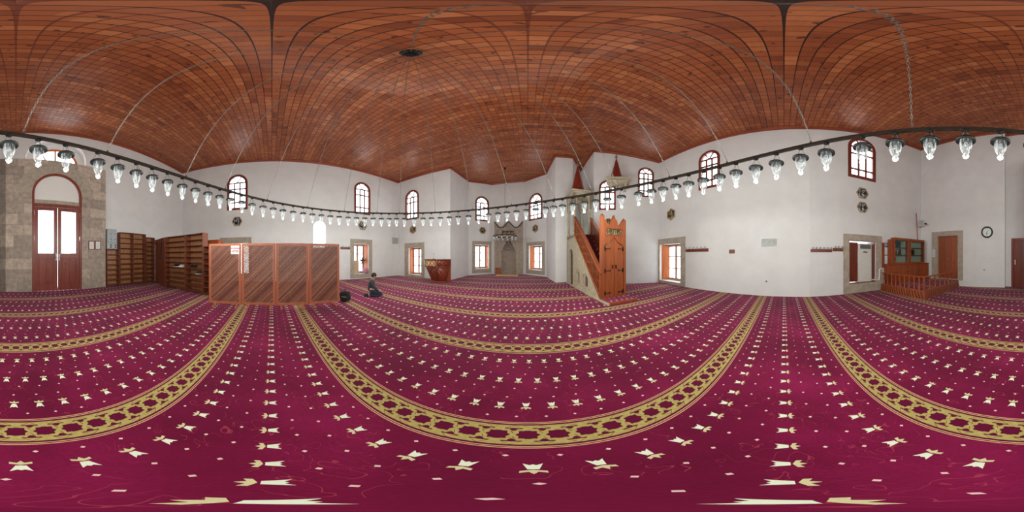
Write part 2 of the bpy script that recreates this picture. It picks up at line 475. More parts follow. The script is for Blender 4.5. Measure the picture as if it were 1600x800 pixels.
# ---- upper arched windows
WN = [0]
def upper_window(si, x0, y0, x1, y1, label):
    s = SEG[si]; a0, a1, z0, z1 = wbox(s, x0, y0, x1, y1)
    WN[0] += 1
    c = (a0 + a1) / 2; w = (a1 - a0) / 2
    r = structure('window_%d' % WN[0], label, wpt(s, c), s.rz)
    outer = arch(-w, w, z0, z1); t = min(.16, w * .23)
    s.holes.append((arch(a0 + .02, a1 - .02, z0 + .02, z1 - .02), .32, False))
    inn = inset(outer, t)
    MB().plate([outer, inn], -.025, .09).build('window_frame', WOOD_FRAME, r)
    g = MB(); iw = w - t; zb, zt = z0 + t, z1 - t; sp = zt - iw * .98; h = sp - zb; b = .085
    for q in (-1, 1): g.box(q * iw * .34 - b / 2, q * iw * .34 + b / 2, .0, .05, zb, sp)
    for zz in (zb + h * .2, zb + h * .74, sp): g.box(-iw, iw, .0, .05, zz - b / 2, zz + b / 2)
    for k in (PI * .335, PI * .665):
        g.bar((0, .025, sp), (iw * math.cos(k), .025, sp + (zt - sp) * math.sin(k)), .06, .05)
    g.build('glazing_bar', WOOD_FRAME, r)
    MB().plate([inn], .028, .034).build('pane', GLASS, r)
    portal(s, a0, a1, z0, z1, .3)
    return r

def lower_window(si, o, i, label, depth=.62, shut=(), casement=True, bars=2):
    s = SEG[si]; A0, A1, Z0, Z1 = wbox(s, *o); a0, a1, z0, z1 = wbox(s, *i)
    Z0 = max(Z0, 0.01)
    WN[0] += 1
    c = (a0 + a1) / 2; w = (a1 - a0) / 2
    r = structure('window_%d' % WN[0], label, wpt(s, c), s.rz)
    s.holes.append((rect(a0, a1, z0, z1), depth, True))
    MB().plate([rect(A0 - c, A1 - c, Z0, Z1), rect(-w, w, z0, z1)], -.06, .05).build('stone_surround', STONE_TRIM, r, .008)
    y = depth - .1
    if casement:
        f = MB(); t = .08
        f.plate([rect(-w, w, z0, z1), rect(-w + t, w - t, z0 + t, z1 - t)], y, y + .07); f.build('window_frame', WOOD_CASEMENT, r)
        for q in (-1, 1):
            l0, l1 = (-w + t, -.005) if q < 0 else (.005, w - t)
            lf = MB().plate([rect(l0, l1, z0 + t, z1 - t), rect(l0 + .065, l1 - .065, z0 + t + .065, z1 - t - .065)], y - .02, y + .04)
            for k in range(1, bars + 1):
                zz = z0 + (z1 - z0) * k / (bars + 1); lf.box(l0 + .05, l1 - .05, y, y + .03, zz - .03, zz + .03)
            lf = lf.build('casement', WOOD_CASEMENT, r)
            MB().box(l0 + .05, l1 - .05, y + .008, y + .012, z0 + t + .05, z1 - t - .05).build('pane', GLASS, lf)
    for q, ang, wd, solid in shut:                  # shutter leaves folded back into the reveal
        x = q * (w - .012); M = Matrix.Translation((x, .13, 0)) @ Matrix.Rotation(-q * math.radians(ang) if True else 0, 4, 'Z')
        # local: leaf extends from the hinge inwards (-q x) before turning
        lf = MB(); l0, l1 = sorted((0, -q * wd))
        zA, zB = z0 + .03, z1 - .03
        zm = zA + (zB - zA) * .5
        lf.plate([rect(l0, l1, zA, zB)] + [rect(l0 + .06, l1 - .06, za, zb) for za, zb in ((zA + .07, zm - .04), (zm + .04, zB - .07))], 0, .035, M)
        lf.box(l0 + .05, l1 - .05, .012, .022, zA + .05, zB - .05, M)
        lf.box(l0 + .1, l1 - .1, .004, .03, zA + .12, zm - .09, M); lf.box(l0 + .1, l1 - .1, .004, .03, zm + .09, zB - .12, M)
        lf.build('shutter', WOOD_SHUTTER, r)
    portal(s, a0, a1, z0, z1, depth + .02)
    return r, (s, c, w, z0, z1)

upper_window(0, 355, 273, 387, 328, 'arched window above the wooden screen, over the hexagonal plaque')
upper_window(0, 553.5, 285, 578.5, 335, 'arched window above the stone framed window with the fan')
upper_window(1, 633.5, 297, 654.5, 343, 'arched window above the wooden pulpit corner')
upper_window(3, 742.5, 307, 764, 345.5, 'arched window just left of the stone prayer niche')
upper_window(5, 826.5, 302, 847.5, 343.5, 'arched window just right of the stone prayer niche')
upper_window(10, 936, 282, 962, 328, 'arched window behind the stepped pulpit gate')
upper_window(10, 997, 262, 1021.5, 308, 'arched window right of the doubled spire')
upper_window(11, 1092, 235.5, 1125, 294, 'arched window above the long bare white wall')
upper_window(12, 1325, 217, 1368, 280, 'arched window above the two stacked hexagonal plaques')
# slit window added behind the screen to stand for a white glare
s = SEG[0]; a0, a1, z0, z1 = wbox(s, 489.5, 345, 509, 388); WN[0] += 1
r = structure('window_%d' % WN[0], 'added arched slit window standing in for the white glare over the wooden screen', wpt(s, (a0 + a1) / 2), s.rz)
w = (a1 - a0) / 2; s.holes.append((arch(a0, a1, z0, z1), .2, False))
MB().plate([arch(-w, w, z0, z1)], .15, .156).build('pane', GLASS, r)
MB().plate([arch(-w, w, z0, z1), inset(arch(-w, w, z0, z1), .03)], .13, .18).build('window_frame', WHITE, r)
portal(s, a0, a1, z0, z1, .22)

lower_window(0, (344, 371, 393, 436), (372, 380, 388.5, 428), 'stone framed window hidden behind the wooden screen', .62, (), False)
FANW, FANWIN = lower_window(0, (547.5, 374, 581, 433.5), (553, 381, 576, 428), 'stone framed window holding a fan and a pink bundle', .75, ((1, 78, .4, 0),))
lower_window(1, (633, 379.5, 663, 435), (638.5, 386.5, 658.5, 429.5), 'stone framed window beside the wooden pulpit', .62, ((-1, 80, .42, 0), (1, 86, .34, 0)))
lower_window(3, (738, 377, 767, 426), (742.5, 382.5, 764, 420), 'stone framed window left of the prayer niche', .62, ((1, 82, .42, 0),))
lower_window(5, (823, 378, 851, 428), (826.5, 383.5, 847, 422), 'stone framed window right of the prayer niche', .62, ((-1, 70, .42, 0),))
lower_window(11, (1026, 372, 1071, 447), (1031, 381, 1064, 440), 'stone framed window beside the coat rack with six hooks', .62, ((-1, 62, .5, 0),))
ACW, ACWIN = lower_window(12, (1317.5, 367, 1377, 456), (1326.5, 376.5, 1369, 442), 'stone framed window filled by the white air conditioner', .8, (), False)

# ---- fanlight over the entrance, semicircular
s = SEG[15]
ENT_D = hit(s, 87)[1]
a0, a1, z0, z1 = wbox(s, 40, 217, 134, 252); z1 = min(z1, 8.55)
r_ = structure('window_%d' % (WN[0] + 1), 'half round fanlight above the old stone entrance wall', wpt(s, (a0 + a1) / 2), s.rz); WN[0] += 1
FL = (a0, a1, z0, z1)
w = (a1 - a0) / 2
top_at = lambda q: s.z0 + (s.z1 - s.z0) * q / s.L
z1 = min(z1, top_at((a0 + a1) / 2) - .12)
zb = 6.0
s.holes.append((arch(a0, a1, zb, z1, 20, z1 - min(w, z1 - zb - .2)), .9, False))
o = arch(-w * .8, w * .8, zb, z1 - .45, 20, z1 - .45 - min(w * .8, z1 - .45 - zb - .2)); ii = inset(o, .12)
MB().plate([o, ii], .5, .6).build('window_frame', WOOD_SHUTTER, r_)
g = MB(); hc = z1 - .45 - zb
for k in (.3, .5, .7): g.bar((0, .55, zb), (w * .75 * math.cos(PI * k), .55, zb + hc * .96 * math.sin(PI * k)), .09, .06)
g.build('glazing_bar', WOOD_SHUTTER, r_)
MB().plate([ii], .545, .55).build('pane', GLASS, r_)
MB().plate([arch(-w, w, zb, z1, 20, z1 - min(w, z1 - zb - .2)), o], .56, .6).build('infill', WHITE, r_)
portal(s, a0, a1, zb, z1, .85)

# ---- entrance: projecting stone wall with the tall double door
B0, B1 = polar(0, 7.16), polar(165, 8.36)
bt = (B0 - B1).normalized(); bout = Vector((-bt.y, bt.x, 0)); brz = math.atan2(bt.y, bt.x); BL = (B0 - B1).length
# the wall runs (seen from inside) from picture column 0 at its left to 165 at its right
bt = -bt; bout = Vector((-bt.y, bt.x, 0)); brz = math.atan2(bt.y, bt.x)
S = Seg(); S.p0, S.p1, S.t, S.out, S.L, S.rz, S.holes = B0, B1, bt, bout, BL, brz, []
BLK = S
da0, da1, dz0, dz1 = wbox(S, 50, 271, 128, 455.5); dz0 = 0
_, dd = hit(S, 88)
zsp = H0 + dd * math.tan(el(320))                     # transom height
dc = (da0 + da1) / 2; dw = (da1 - da0) / 2
DZ = 6.45
dep = 1.75
bl = MB()
hole = arch(da0, da1, .0, dz1, 20, dz1 - dw)
outer = rect(0, BL, 0, DZ)
outer = [(0, 0)] + [(da0, 0)] + [p for p in reversed(hole[2:])] + [(da1, 0)] + [(BL, 0), (BL, DZ), (0, DZ)]
ol = [(0, 0), (da0, 0)] + list(reversed(arch(da0, da1, 0, dz1, 20, dz1 - dw)[2:])) + [(da1, 0), (BL, 0), (BL, DZ), (0, DZ)]
bl.plate([ol], 0, .26)
# right hand cheek, and the deep door passage back to the wall behind
bl.box(0, .25, 0, 1.0, 0, DZ); bl.box(.25, BL - .4, .2, .5, DZ - .3, DZ)
e = bl.build('wall_entrance_stone', STONE); struct(e, 'old stone block wall around the tall entrance door')
e.location = B0; e.rotation_euler = (0, 0, brz)
# voussoirs of the relieving arch round the fanlight
vs = MB()
rv = dw
cz = dz1 - dw
for k in range(11):
    t0, t1 = PI * k / 11 + .012, PI * (k + 1) / 11 - .012
    r0, r1 = dw + .06, dw + .62
    vs.loft([[(dc + rr * math.cos(t), yy, cz + rr * math.sin(t)) for rr, t in ((r0, t0), (r1, t0), (r1, t1), (r0, t1))] for yy in (-.012, .1)])
e = vs.build('trim_1', STONE_TRIM); struct(e, 'stone arch ring round the door fanlight'); e.location = B0; e.rotation_euler = (0, 0, brz)
# hole through the wall behind
s = SEG[15]
h0 = (wpt(S, da0, .3) - s.p0).dot(s.t); h1 = (wpt(S, da1, .3) - s.p0).dot(s.t)
h0, h1 = sorted((h0, h1))
s.holes.append((rect(h0 - .02, h1 + .02, .0, dz1 + .05), .5, False))
# passage lining between stone face and wall
ln = MB(); far = 1.55
ar = arch(da0 - .001, da1 + .001, .0, dz1, 20, dz1 - dw)
k = len(ar)
ln.add([(p[0], .2, p[1]) for p in ar] + [(p[0], far, p[1]) for p in ar], [(i, i + 1, k + i + 1, k + i) for i in range(1, k - 1)] + [(k - 1, 0, k, 2 * k - 1)])
e = ln.build('wall_door_passage', PLASTER, None, 0, False); struct(e, 'plastered reveal of the entrance door'); e.location = B0; e.rotation_euler = (0, 0, brz)
d1 = structure('door_1', 'tall red brown double entrance door with glazed upper panels', wpt(S, dc), brz)
fo = arch(-dw, dw, 0, dz1, 20, dz1 - dw); t = .11
fi = [(-dw + t, 0), (dw - t, 0), (dw - t, zsp - .12), (-dw + t, zsp - .12)]
sl = dz1 - dw
fan = [(-dw + t, zsp + .04), (dw - t, zsp + .04)] + [((dw - t) * math.cos(PI * i / 20), sl + (dw - t) * math.sin(PI * i / 20)) for i in range(21)]
fo2 = [(-dw, 0), (-dw + t, 0), (-dw + t, zsp - .12), (dw - t, zsp - .12), (dw - t, 0), (dw, 0)] + fo[2:]
MB().plate([fo2, fan], .02, .16).build('door_frame', WOOD_DOOR, d1)
FROST = plain('painted_lunette', (.82, .80, .77, 1), .5)
MB().plate([fan], .1, .12).build('lunette', FROST, d1)
MB().box(-dw + t, dw - t, .07, .1, zsp + .04, zsp + .24).build('lunette_sill', STONE_TRIM, d1)
for q in (-1, 1):
    l0, l1 = ((-dw + t + .004, -.009) if q < 0 else (.009, dw - t - .002)); zt = zsp - .128; zl = .02
    wz0, wz1 = 1.72, zt - .16; st = .17
    lf = MB().plate([rect(l0, l1, zl, zt), rect(l0 + st, l1 - st, wz0, wz1), rect(l0 + st, l1 - st, .3, wz0 - .22)], .05, .1)
    lf.box(l0 + st - .01, l1 - st + .01, .07, .09, .29, wz0 - .21)
    lf = lf.build('door_leaf', WOOD_DOOR, d1)
    pm = (l0 + l1) / 2
    pn = MB()
    for u0, u1 in ((l0 + st + .03, pm - .02), (pm + .02, l1 - st - .03)): pn.box(u0, u1, .055, .075, .34, wz0 - .26)
    pn.build('panel', WOOD_DOOR, lf, .01)
    MB().box(l0 + st, l1 - st, .072, .078, wz0, wz1).build('pane', GLASS, lf)
    hx = -q * 0 + (l1 - .06 if q < 0 else l0 + .06)
    hd = MB().tube([(hx, .05, 1.52), (hx, -.02, 1.52), (hx + (-.05 if q < 0 else .05), -.04, 1.56), (hx + (-.04 if q < 0 else .04), -.04, 1.75)], .012, 8).box(hx - .025, hx + .025, .035, .05, 1.4, 1.7)
    hd.build('handle', CHROME, lf)
    for zz in (.35, 2.3, zt - .4):
        MB().tube([((l0 - .005) if q < 0 else (l1 + .005), .03, zz), ((l0 - .005) if q < 0 else (l1 + .005), .03, zz + .22)], .014, 8).build('hinge', CHROME, lf)
PORTALS.append((wpt(S, dc, 1.7, zsp / 2), 2 * dw, zsp, bout))

# ---- doors in the back wall
def wall_frame(si, o, label, n):
    s = SEG[si]; a0, a1, z0, z1 = wbox(s, *o); c = (a0 + a1) / 2
    r = structure('door_%d' % n, label, wpt(s, c), s.rz); return s, r, (a1 - a0) / 2, z0, z1, c
s, r, W, z0, z1, c = wall_frame(13, (1457, 361.5, 1504.5, 432), 'plank double door in a grey stone frame behind the railed platform', 2)
a0, a1, zz0, zz1 = wbox(s, 1466, 369, 1497, 430); i0, i1 = a0 - c, a1 - c
zb = .34
s.holes.append((rect(a0, a1, zb, zz1), .3, False))
MB().plate([rect(-W, W, zb - .02, z1), rect(i0, i1, zb + .06, zz1)], -.09, .04).build('stone_surround', STONE_TRIM, r, .01)
m = (i0 + i1) / 2
for l0, l1 in ((i0, m - .004), (m + .004, i1)):
    lf = MB()
    n = 3
    for k in range(n):
        u0 = l0 + (l1 - l0) * k / n; u1 = l0 + (l1 - l0) * (k + 1) / n; lf.box(u0 + .004, u1 - .004, .05, .09, zb + .06, zz1)
    lf.box(l0, l1, .07, .1, zb + .06, zz1)
    lf = lf.build('door_leaf', WOOD_ORANGE if l0 == i0 else WOOD_CAB, r)
    MB().lathe([(.0, -.05), (.025, -.045), (.03, -.02), (.012, -.01), (.012, .03)], 10, Matrix.Translation((m + (.06 if l0 > i0 else -.06), .03, 1.45)) @ Matrix.Rotation(-PI / 2, 4, 'X')).build('knob', BRASS, lf)
MB().box(i0, i1, -.02, .2, zb, zb + .06).build('threshold', WHITE, r)
pp = MB().box(-W + .03, -W + .22, -.095, -.09, 1.55, 1.95).build('notice_sheet', PAPER); pp.location = r.location; pp.rotation_euler = r.rotation_euler
tag(pp, 'small lilac printed notice stuck on the stone frame of the plank door', 'notice')
q = MB()
for k in range(5): q.box(-W + .05, -W + .2, -.0975, -.0955, 1.6 + k * .065, 1.64 + k * .065)
q.build('print', LILAC, pp)

s, r, W, z0, z1, c = wall_frame(15, (1580.5, 372, 1622, 447), 'plain brown door with an aluminium handle near the round clock', 3)
z0 = 0
s.holes.append((rect(c - W + .05, c + W - .05, 0, z1 - .05), .2, False))
MB().plate([[(-W, 0), (-W + .13, 0), (-W + .13, z1 - .13), (W - .13, z1 - .13), (W - .13, 0), (W, 0), (W, z1), (-W, z1)]], -.04, .12).build('door_frame', WOOD_DOOR, r)
lf = MB().plate([rect(-W + .13, W - .13, .0, z1 - .13), rect(-W + .5, W - .3, .3, 1.0), rect(-W + .5, W - .3, 1.2, z1 - .4)], .02, .07).box(-W + .2, W - .2, .04, .06, .2, z1 - .3).build('door_leaf', WOOD_DOOR, r)
MB().box(-W + .17, -W + .22, .005, .02, 1.15, 1.4).tube([(-W + .195, .01, 1.3), (-W + .195, -.05, 1.3), (-W + .34, -.05, 1.3)], .012, 8).build('handle', CHROME, lf)

# ---- opening behind the prayer niche
s = SEG[4]; a0, a1, z0, z1 = wbox(s, 773, 348.5, 817, 426); c = (a0 + a1) / 2; w = (a1 - a0) / 2 * .49
s.holes.append((rect(c - w, c + w, .001, H0 + hit(s, 795)[1] * math.tan(el(374))), .02, False))

# ---- floor, ceiling, walls
def ring_mesh(name, zs, mat, flip=False, center=None):
    vs = [(SEG[i].p0.x, SEG[i].p0.y, zs[i]) for i in range(len(SEG))]
    n = len(vs); vs.append((0, 0, center))
    fs = [((i + 1) % n, i, n) for i in range(n)]
    me = bpy.data.meshes.new(name); me.from_pydata(vs, [], fs); me.materials.append(mat); me.polygons.foreach_set('use_smooth', [True] * n)
    o = bpy.data.objects.new(name, me); C.objects.link(o); return o
fl = ring_mesh('floor', [0] * len(SEG), CARPET, center=0); struct(fl, 'magenta carpet with tulips and gold border bands')
ce = ring_mesh('ceiling', [s.z0 for s in SEG], CEILING, center=H0 + 6.55); struct(ce, 'varnished pine ceiling of small square boards')
for i, s in enumerate(SEG):
    out = [(0, 0), (s.L, 0), (s.L, s.z1), (0, s.z0)]
    b = MB(); tris, pts = tess([out] + [h[0] for h in s.holes])
    b.add([(p[0], 0, p[1]) for p in pts], tris)
    for lp, dep, _ in s.holes:
        k = len(lp)
        b.add([(p[0], 0, p[1]) for p in lp] + [(p[0], dep, p[1]) for p in lp], [(j, (j + 1) % k, k + (j + 1) % k, k + j) for j in range(k)])
    o = b.build(s.name, PLASTER, None, 0, False); struct(o, 'white plastered wall'); o.location = s.p0; o.rotation_euler = (0, 0, s.rz)
    t = MB(); t.loft([[(0, -.09, s.z0 - .1), (0, .0, s.z0 - .1), (0, .0, s.z0 + .02), (0, -.14, s.z0 + .02)], [(s.L, -.09, s.z1 - .1), (s.L, .0, s.z1 - .1), (s.L, .0, s.z1 + .02), (s.L, -.14, s.z1 + .02)]])
    o = t.build('trim_%d' % (i + 2), CORNICE); struct(o, 'brown wooden cornice'); o.location = s.p0; o.rotation_euler = (0, 0, s.rz)

# ================================================================== the ring of lamps
ZR = 1.9                                     # rail height above the eye
RC = Vector((-.70, 1.10, 0)) * ZR
def rail_r(th): return ZR * (2.291 + .014 * math.cos(th) - .068 * math.sin(th) - .072 * math.cos(2 * th) - .116 * math.sin(2 * th))
def rail_pt(th, z=0.0): return Vector((RC.x + rail_r(th) * math.sin(th), RC.y + rail_r(th) * math.cos(th), H0 + ZR + z))
def rail_theta(x):
    """angle on the ring seen at picture column x"""
    a = az(x); lo, best = 0, None
    for i in range(1440):
        th = 2 * PI * i / 1440; p = rail_pt(th); e = abs((math.atan2(p.x, p.y) - a + PI) % (2 * PI) - PI)
        if best is None or e < best[0]: best = (e, th)
    th = best[1]
    for st in (.002, .0005, .0001):
        for k in (-2, -1, 1, 2):
            p = rail_pt(th + k * st); e = abs((math.atan2(p.x, p.y) - a + PI) % (2 * PI) - PI)
            if e < best[0]: best = (e, th + k * st)
        th = best[1]
    return th
mb = MB(); N = 144
sec = []
for i in range(N):
    th = 2 * PI * i / N; p = rail_pt(th); n = (p - Vector((RC.x, RC.y, p.z))).normalized()
    sec.append([p + n * u + Vector((0, 0, w)) for u, w in ((-.025, -.032), (.025, -.032), (.025, .032), (-.025, .032))])
sec.append(sec[0])
mb.loft(sec, None, False, False)
o = mb.build('lamp_ring_rail', IRON_BROWN, None, .004)
tag(o, 'huge dark ring rail hung on chains round the hall, carrying the glass lamps', 'chandelier rail')

LAND = [(88, 'the tall entrance door'), (150, 'the two small framed notices'), (176, 'the grey electric cabinet'), (226, 'the tallest shoe shelf'),
        (260, 'the plank cupboard'), (300, 'the shoes on the rack'), (328, 'the shelf end of the screen'),
        (370, 'the arched window over the screen'), (431, 'the middle post of the screen'), (499, 'the glare over the screen'),
        (566, 'the window holding the fan'), (617, 'the grey loudspeaker'), (645, 'the window beside the wooden pulpit'), (684, 'the wooden pulpit'),
        (717, 'the jutting corner beside the pulpit'), (754, 'the window left of the prayer niche'), (795, 'the stone prayer niche'),
        (837, 'the window right of the prayer niche'), (880, 'the pier left of the stepped pulpit'), (913, 'the canopy of the stepped pulpit'),
        (960, 'the stepped pulpit gate'), (1009, 'the window beyond the doubled spire'), (1048, 'the plaque over the shuttered window'),
        (1090, 'the six-hook coat rack'), (1144, 'the lone small hook'), (1202, 'the framed grey picture'), (1282, 'the long coat rack'),
        (1347, 'the two stacked plaques'), (1418, 'the glazed bookcase'), (1480, 'the plank double door'), (1542, 'the round clock'), (1590, 'the plain brown door')]
ORD = ['first', 'second', 'third', 'fourth', 'fifth', 'sixth', 'seventh']
def landmark_labels(xs, what):
    own = {}
    for i, x in enumerate(xs):
        k = min(range(len(LAND)), key=lambda j: min(abs(LAND[j][0] - x), 1600 - abs(LAND[j][0] - x)))
        own.setdefault(k, []).append((((x - LAND[k][0] + 800) % 1600) - 800, i))
    lab = {}
    for k, L in own.items():
        L.sort(); nm = LAND[k][1]
        if len(L) == 1: lab[L[0][1]] = '%s above %s' % (what, nm); continue
        c = min(L, key=lambda t: abs(t[0]))
        for r, (dx, i) in enumerate(L):
            d = r - L.index(c)
            lab[i] = ('%s straight above %s' % (what, nm)) if d == 0 else '%s, %s %s of %s' % (what, ORD[abs(d) - 1], 'left' if d < 0 else 'right', nm)
    return [lab[i] for i in range(len(xs))]

LX = [14, 60, 103, 153, 184, 213, 238, 262, 285, 305.5, 325, 343.5, 360, 378, 394, 411, 427, 442, 458, 473.5, 488, 502, 516, 530, 544, 557, 570, 583, 596, 608,
      619.5, 632, 647, 661, 674, 688, 702, 716, 732, 748, 763, 778, 792, 807, 822, 837, 852, 865, 879, 895, 913, 931, 949, 971, 998, 1018, 1036, 1056, 1076,
      1099, 1124, 1150, 1181, 1213, 1251, 1291, 1347, 1399, 1453, 1509, 1563]
def make_lamp():
    t = thing('glass_lamp', 'x', 'hanging lamp')
    MB().lathe([(.0, -.03), (.045, -.034), (.045, -.052), (.02, -.062), (0, -.062)], 14).build('mount', IRON, t)
    zc = -.245
    for k in range(3):
        a = 2 * PI * k / 3 + .5
        MB().tube([(.018 * math.cos(a), .018 * math.sin(a), -.058), (.098 * math.cos(a), .098 * math.sin(a), zc)], .0035, 5).build('suspension_rod', CHAIN, t)
    MB().lathe([(.0, zc + .03), (.03, zc + .028), (.045, zc + .012), (.105, zc + .01), (.124, zc - .004), (.124, zc - .024), (.112, zc - .032), (.09, zc - .024), (.0, zc - .008)], 20).build('cap', IRON, t)
    MB().lathe([(.076, zc - .02), (.078, zc - .07), (.075, zc - .13), (.064, zc - .19), (.045, zc - .24), (.028, zc - .265), (.023, zc - .275)], 20).build('glass_shade', GLASS_BELL, t)
    MB().lathe([(.025, zc - .275), (.033, zc - .285), (.041, zc - .305), (.036, zc - .33), (.018, zc - .345), (0, zc - .348)], 14).build('glass_finial', GLASS_BELL, t)
    b = MB().lathe([(.0, zc - .005), (.024, zc - .01), (.024, zc - .055), (0, zc - .056)], 10).build('socket', DARKGREY, t)
    MB().lathe([(.014, zc - .056), (.03, zc - .085), (.026, zc - .115), (0, zc - .128)], 10).build('bulb', GLASS_BELL, b)
    return t
lamp0 = None
labs = landmark_labels(LX, 'glass bell lamp on the rail')
for x, lb in zip(LX, labs):
    th = rail_theta(x); p = rail_pt(th)
    if lamp0 is None:
        lamp0 = make_lamp(); lamp0.location = p; lamp0['label'] = lb; lamp0['group'] = 'glass lamps on the ring rail'; lamp0.rotation_euler = (0, 0, -th)
    else: dup(lamp0, p, -th + random.uniform(-.5, .5), lb, 'glass lamps on the ring rail')

# central ceiling hook and the chains
def ceil_z(x, y):
    return H0 + 6.55
hookp = polar(642, 2.2, 0)
# ceiling height near the hook, read from the ceiling fan of triangles
def ceiling_height(p):
    for i, s in enumerate(SEG):
        A, B = Vector((s.p0.x, s.p0.y)), Vector((s.p1.x, s.p1.y)); q = Vector((p[0], p[1]))
        det = A.x * B.y - A.y * B.x
        u = (q.x * B.y - q.y * B.x) / det; v = (A.x * q.y - A.y * q.x) / det
        if u >= -1e-6 and v >= -1e-6 and u + v <= 1 + 1e-6:
            return (1 - u - v) * (H0 + 6.55) + u * s.z0 + v * s.z1
    return H0 + 6.5
hookp.z = ceiling_height(hookp)
hk = thing('ceiling_hook', 'dark iron hook plate at the middle of the ceiling where the chains gather', 'hook', hookp)
MB().lathe([(0, 0), (.16, 0), (.16, -.02), (.05, -.05), (.04, -.14), (0, -.14)], 16).build('plate', IRON, hk)
MB().tube([(.1 * math.cos(a), .1 * math.sin(a), -.17) for a in [2 * PI * k / 16 for k in range(16)]], .015, 8, True).build('ring', IRON, hk)
def chain_mesh(a, b, link=.08, wd=.022, r=.0037):
    a, b = Vector(a), Vector(b); L = (b - a).length; n = max(2, int(L / (link * .78))); mbn = MB()
    rot = (b - a).to_track_quat('Z', 'Y').to_matrix().to_4x4()
    for i in range(n):
        c = a.lerp(b, (i + .5) / n); M = Matrix.Translation(c) @ rot @ Matrix.Rotation(PI / 2 * (i % 2), 4, 'Z')
        path = []
        for k in range(8):
            t = 2 * PI * k / 8; path.append((wd / 2 * math.cos(t), 0, link / 2 * math.sin(t)))
        mbn.tube(path, r, 4, True, M)
    return mbn
CX = [37, 168, 291, 352, 418, 481, 538, 589, 624.5, 680, 738, 799, 866, 925, 965, 1046, 1136, 1267, 1425]
for x, lb in zip(CX, landmark_labels(CX, 'steel chain holding up the ring rail')):
    th = rail_theta(x); p = rail_pt(th, .03)
    d = (Vector((hookp.x, hookp.y, 0)) - Vector((p.x, p.y, 0))).normalized()
    top = Vector((hookp.x, hookp.y, hookp.z - .17)) - d * .09
    cm = chain_mesh(p + Vector((0, 0, .06)), top)
    cm.lathe([(.0, .0), (.02, 0), (.02, .03), (.012, .05), (0, .06)], 8, Matrix.Translation(p))
    o = cm.build('hanging_chain', CHAIN, None, 0, False)
    tag(o, lb, 'chain', 'chains holding the ring rail')

# small chandelier in front of the prayer niche
cp = polar(789, 11.3, 0); R = .80; zc = H0 + 11.3 * math.tan(el(368.5))
ch = thing('ring_chandelier', 'small ring chandelier hanging before the stone prayer niche', 'chandelier', (cp.x, cp.y, zc))
ring = [(R * math.cos(2 * PI * k / 48), R * math.sin(2 * PI * k / 48), 0) for k in range(48)]
MB().tube(ring, .028, 8, True).build('ring', IRON_BROWN, ch)
zt = ceiling_height(cp) - zc
MB().tube([(0, 0, zt), (0, 0, .9)], .009, 6).lathe([(0, zt), (.07, zt), (.07, zt - .05), (.03, zt - .16), (0, zt - .17)], 12).build('suspension_cable', IRON, ch)
for k in range(4):
    a = 2 * PI * k / 4 + .4; MB().tube([(0, 0, .9), (R * math.cos(a), R * math.sin(a), .02)], .006, 5).build('stay', IRON, ch)
NL = 14
def small_lamp():
    t = thing('glass_lamp', 'x', 'hanging lamp')
    MB().lathe([(0, -.03), (.05, -.05), (.085, -.075), (.085, -.09), (0, -.085)], 12).build('cap', IRON, t)
    MB().lathe([(.07, -.085), (.078, -.16), (.066, -.24), (.03, -.31), (.034, -.34), (0, -.37)], 12).build('glass_shade', GLASS_BELL, t)
    MB().lathe([(0, -.09), (.03, -.1), (.04, -.16), (.03, -.22), (0, -.25)], 10).build('bulb', WHITE, t)
    return t
sl0 = None
for k in range(NL):
    a = 2 * PI * (k + .5) / NL; p = (cp.x + R * math.sin(a), cp.y + R * math.cos(a), zc)
    side = 'right' if k < NL // 2 else 'left'
    j = k if k < NL // 2 else NL - 1 - k
    lb = 'small glass lamp of the niche chandelier, %s %s of the point nearest the niche' % (ORD[j], side)
    if sl0 is None: sl0 = small_lamp(); sl0.location = p; sl0['label'] = lb; sl0['group'] = 'lamps of the niche chandelier'
    else: dup(sl0, p, a, lb, 'lamps of the niche chandelier')

# ================================================================== hexagonal plaques
def stroke(pts, r=.012, y=-.028): return [(p[0], y, p[1]) for p in pts]
def arc(cx, cz, r, a0, a1, n=10, sx=1.0): return [(cx + sx * r * math.cos(math.radians(a0 + (a1 - a0) * i / n)), cz + r * math.sin(math.radians(a0 + (a1 - a0) * i / n))) for i in range(n + 1)]
SCRIPTS = [
    [arc(-.04, -.06, .13, 170, 370), [(.09, -.05), (.10, .16)], [(-.02, .0), (-.01, .17)], arc(-.1, .06, .05, 20, 300), arc(.03, .2, .035, 180, 360)],
    [arc(.0, -.03, .15, 200, 420), arc(-.08, .08, .06, 0, 360), [(.02, -.02), (.05, .2)], arc(.06, -.08, .05, 0, 300), [(-.14, .18), (-.04, .21)]],
    [arc(-.06, -.07, .1, 150, 400), arc(.06, -.02, .09, 90, 340), [(-.15, .02), (-.12, .2)], arc(.02, .13, .05, -40, 220), [(.08, .15), (.13, .2)]]]
def plaque(si, x, y, px, label, k, ink=GOLD, tilt=0):
    s = SEG[si]; a, d = hit(s, x); z = H0 + d * math.tan(el(y)); R = px * .225 * PI / 180 * d / max(.5, abs(Vector((math.sin(az(x)), math.cos(az(x)), 0)).dot(s.out))) ** .5
    R = min(R, .42)
    t = thing('wall_plaque', label, 'plaque', wpt(s, a, 0, z), s.rz, 'hexagonal calligraphy plaques')
    hexa = lambda r: [(r * math.cos(PI / 3 * i + tilt), r * math.sin(PI / 3 * i + tilt)) for i in range(6)]
    MB().plate([hexa(R), hexa(R * .78)], -.03, 0).build('rim', PLAQUE_RIM, t, .004)
    MB().plate([hexa(R * .79)], -.018, -.004).build('field', BLACK_GLOSS, t)
    g = MB(); f = R / .42 * 1.35
    for st in SCRIPTS[k % 3]: g.tube([(p[0] * f, -.021, p[1] * f - .03) for p in st], .019 * f, 6)
    g.build('calligraphy', ink, t)
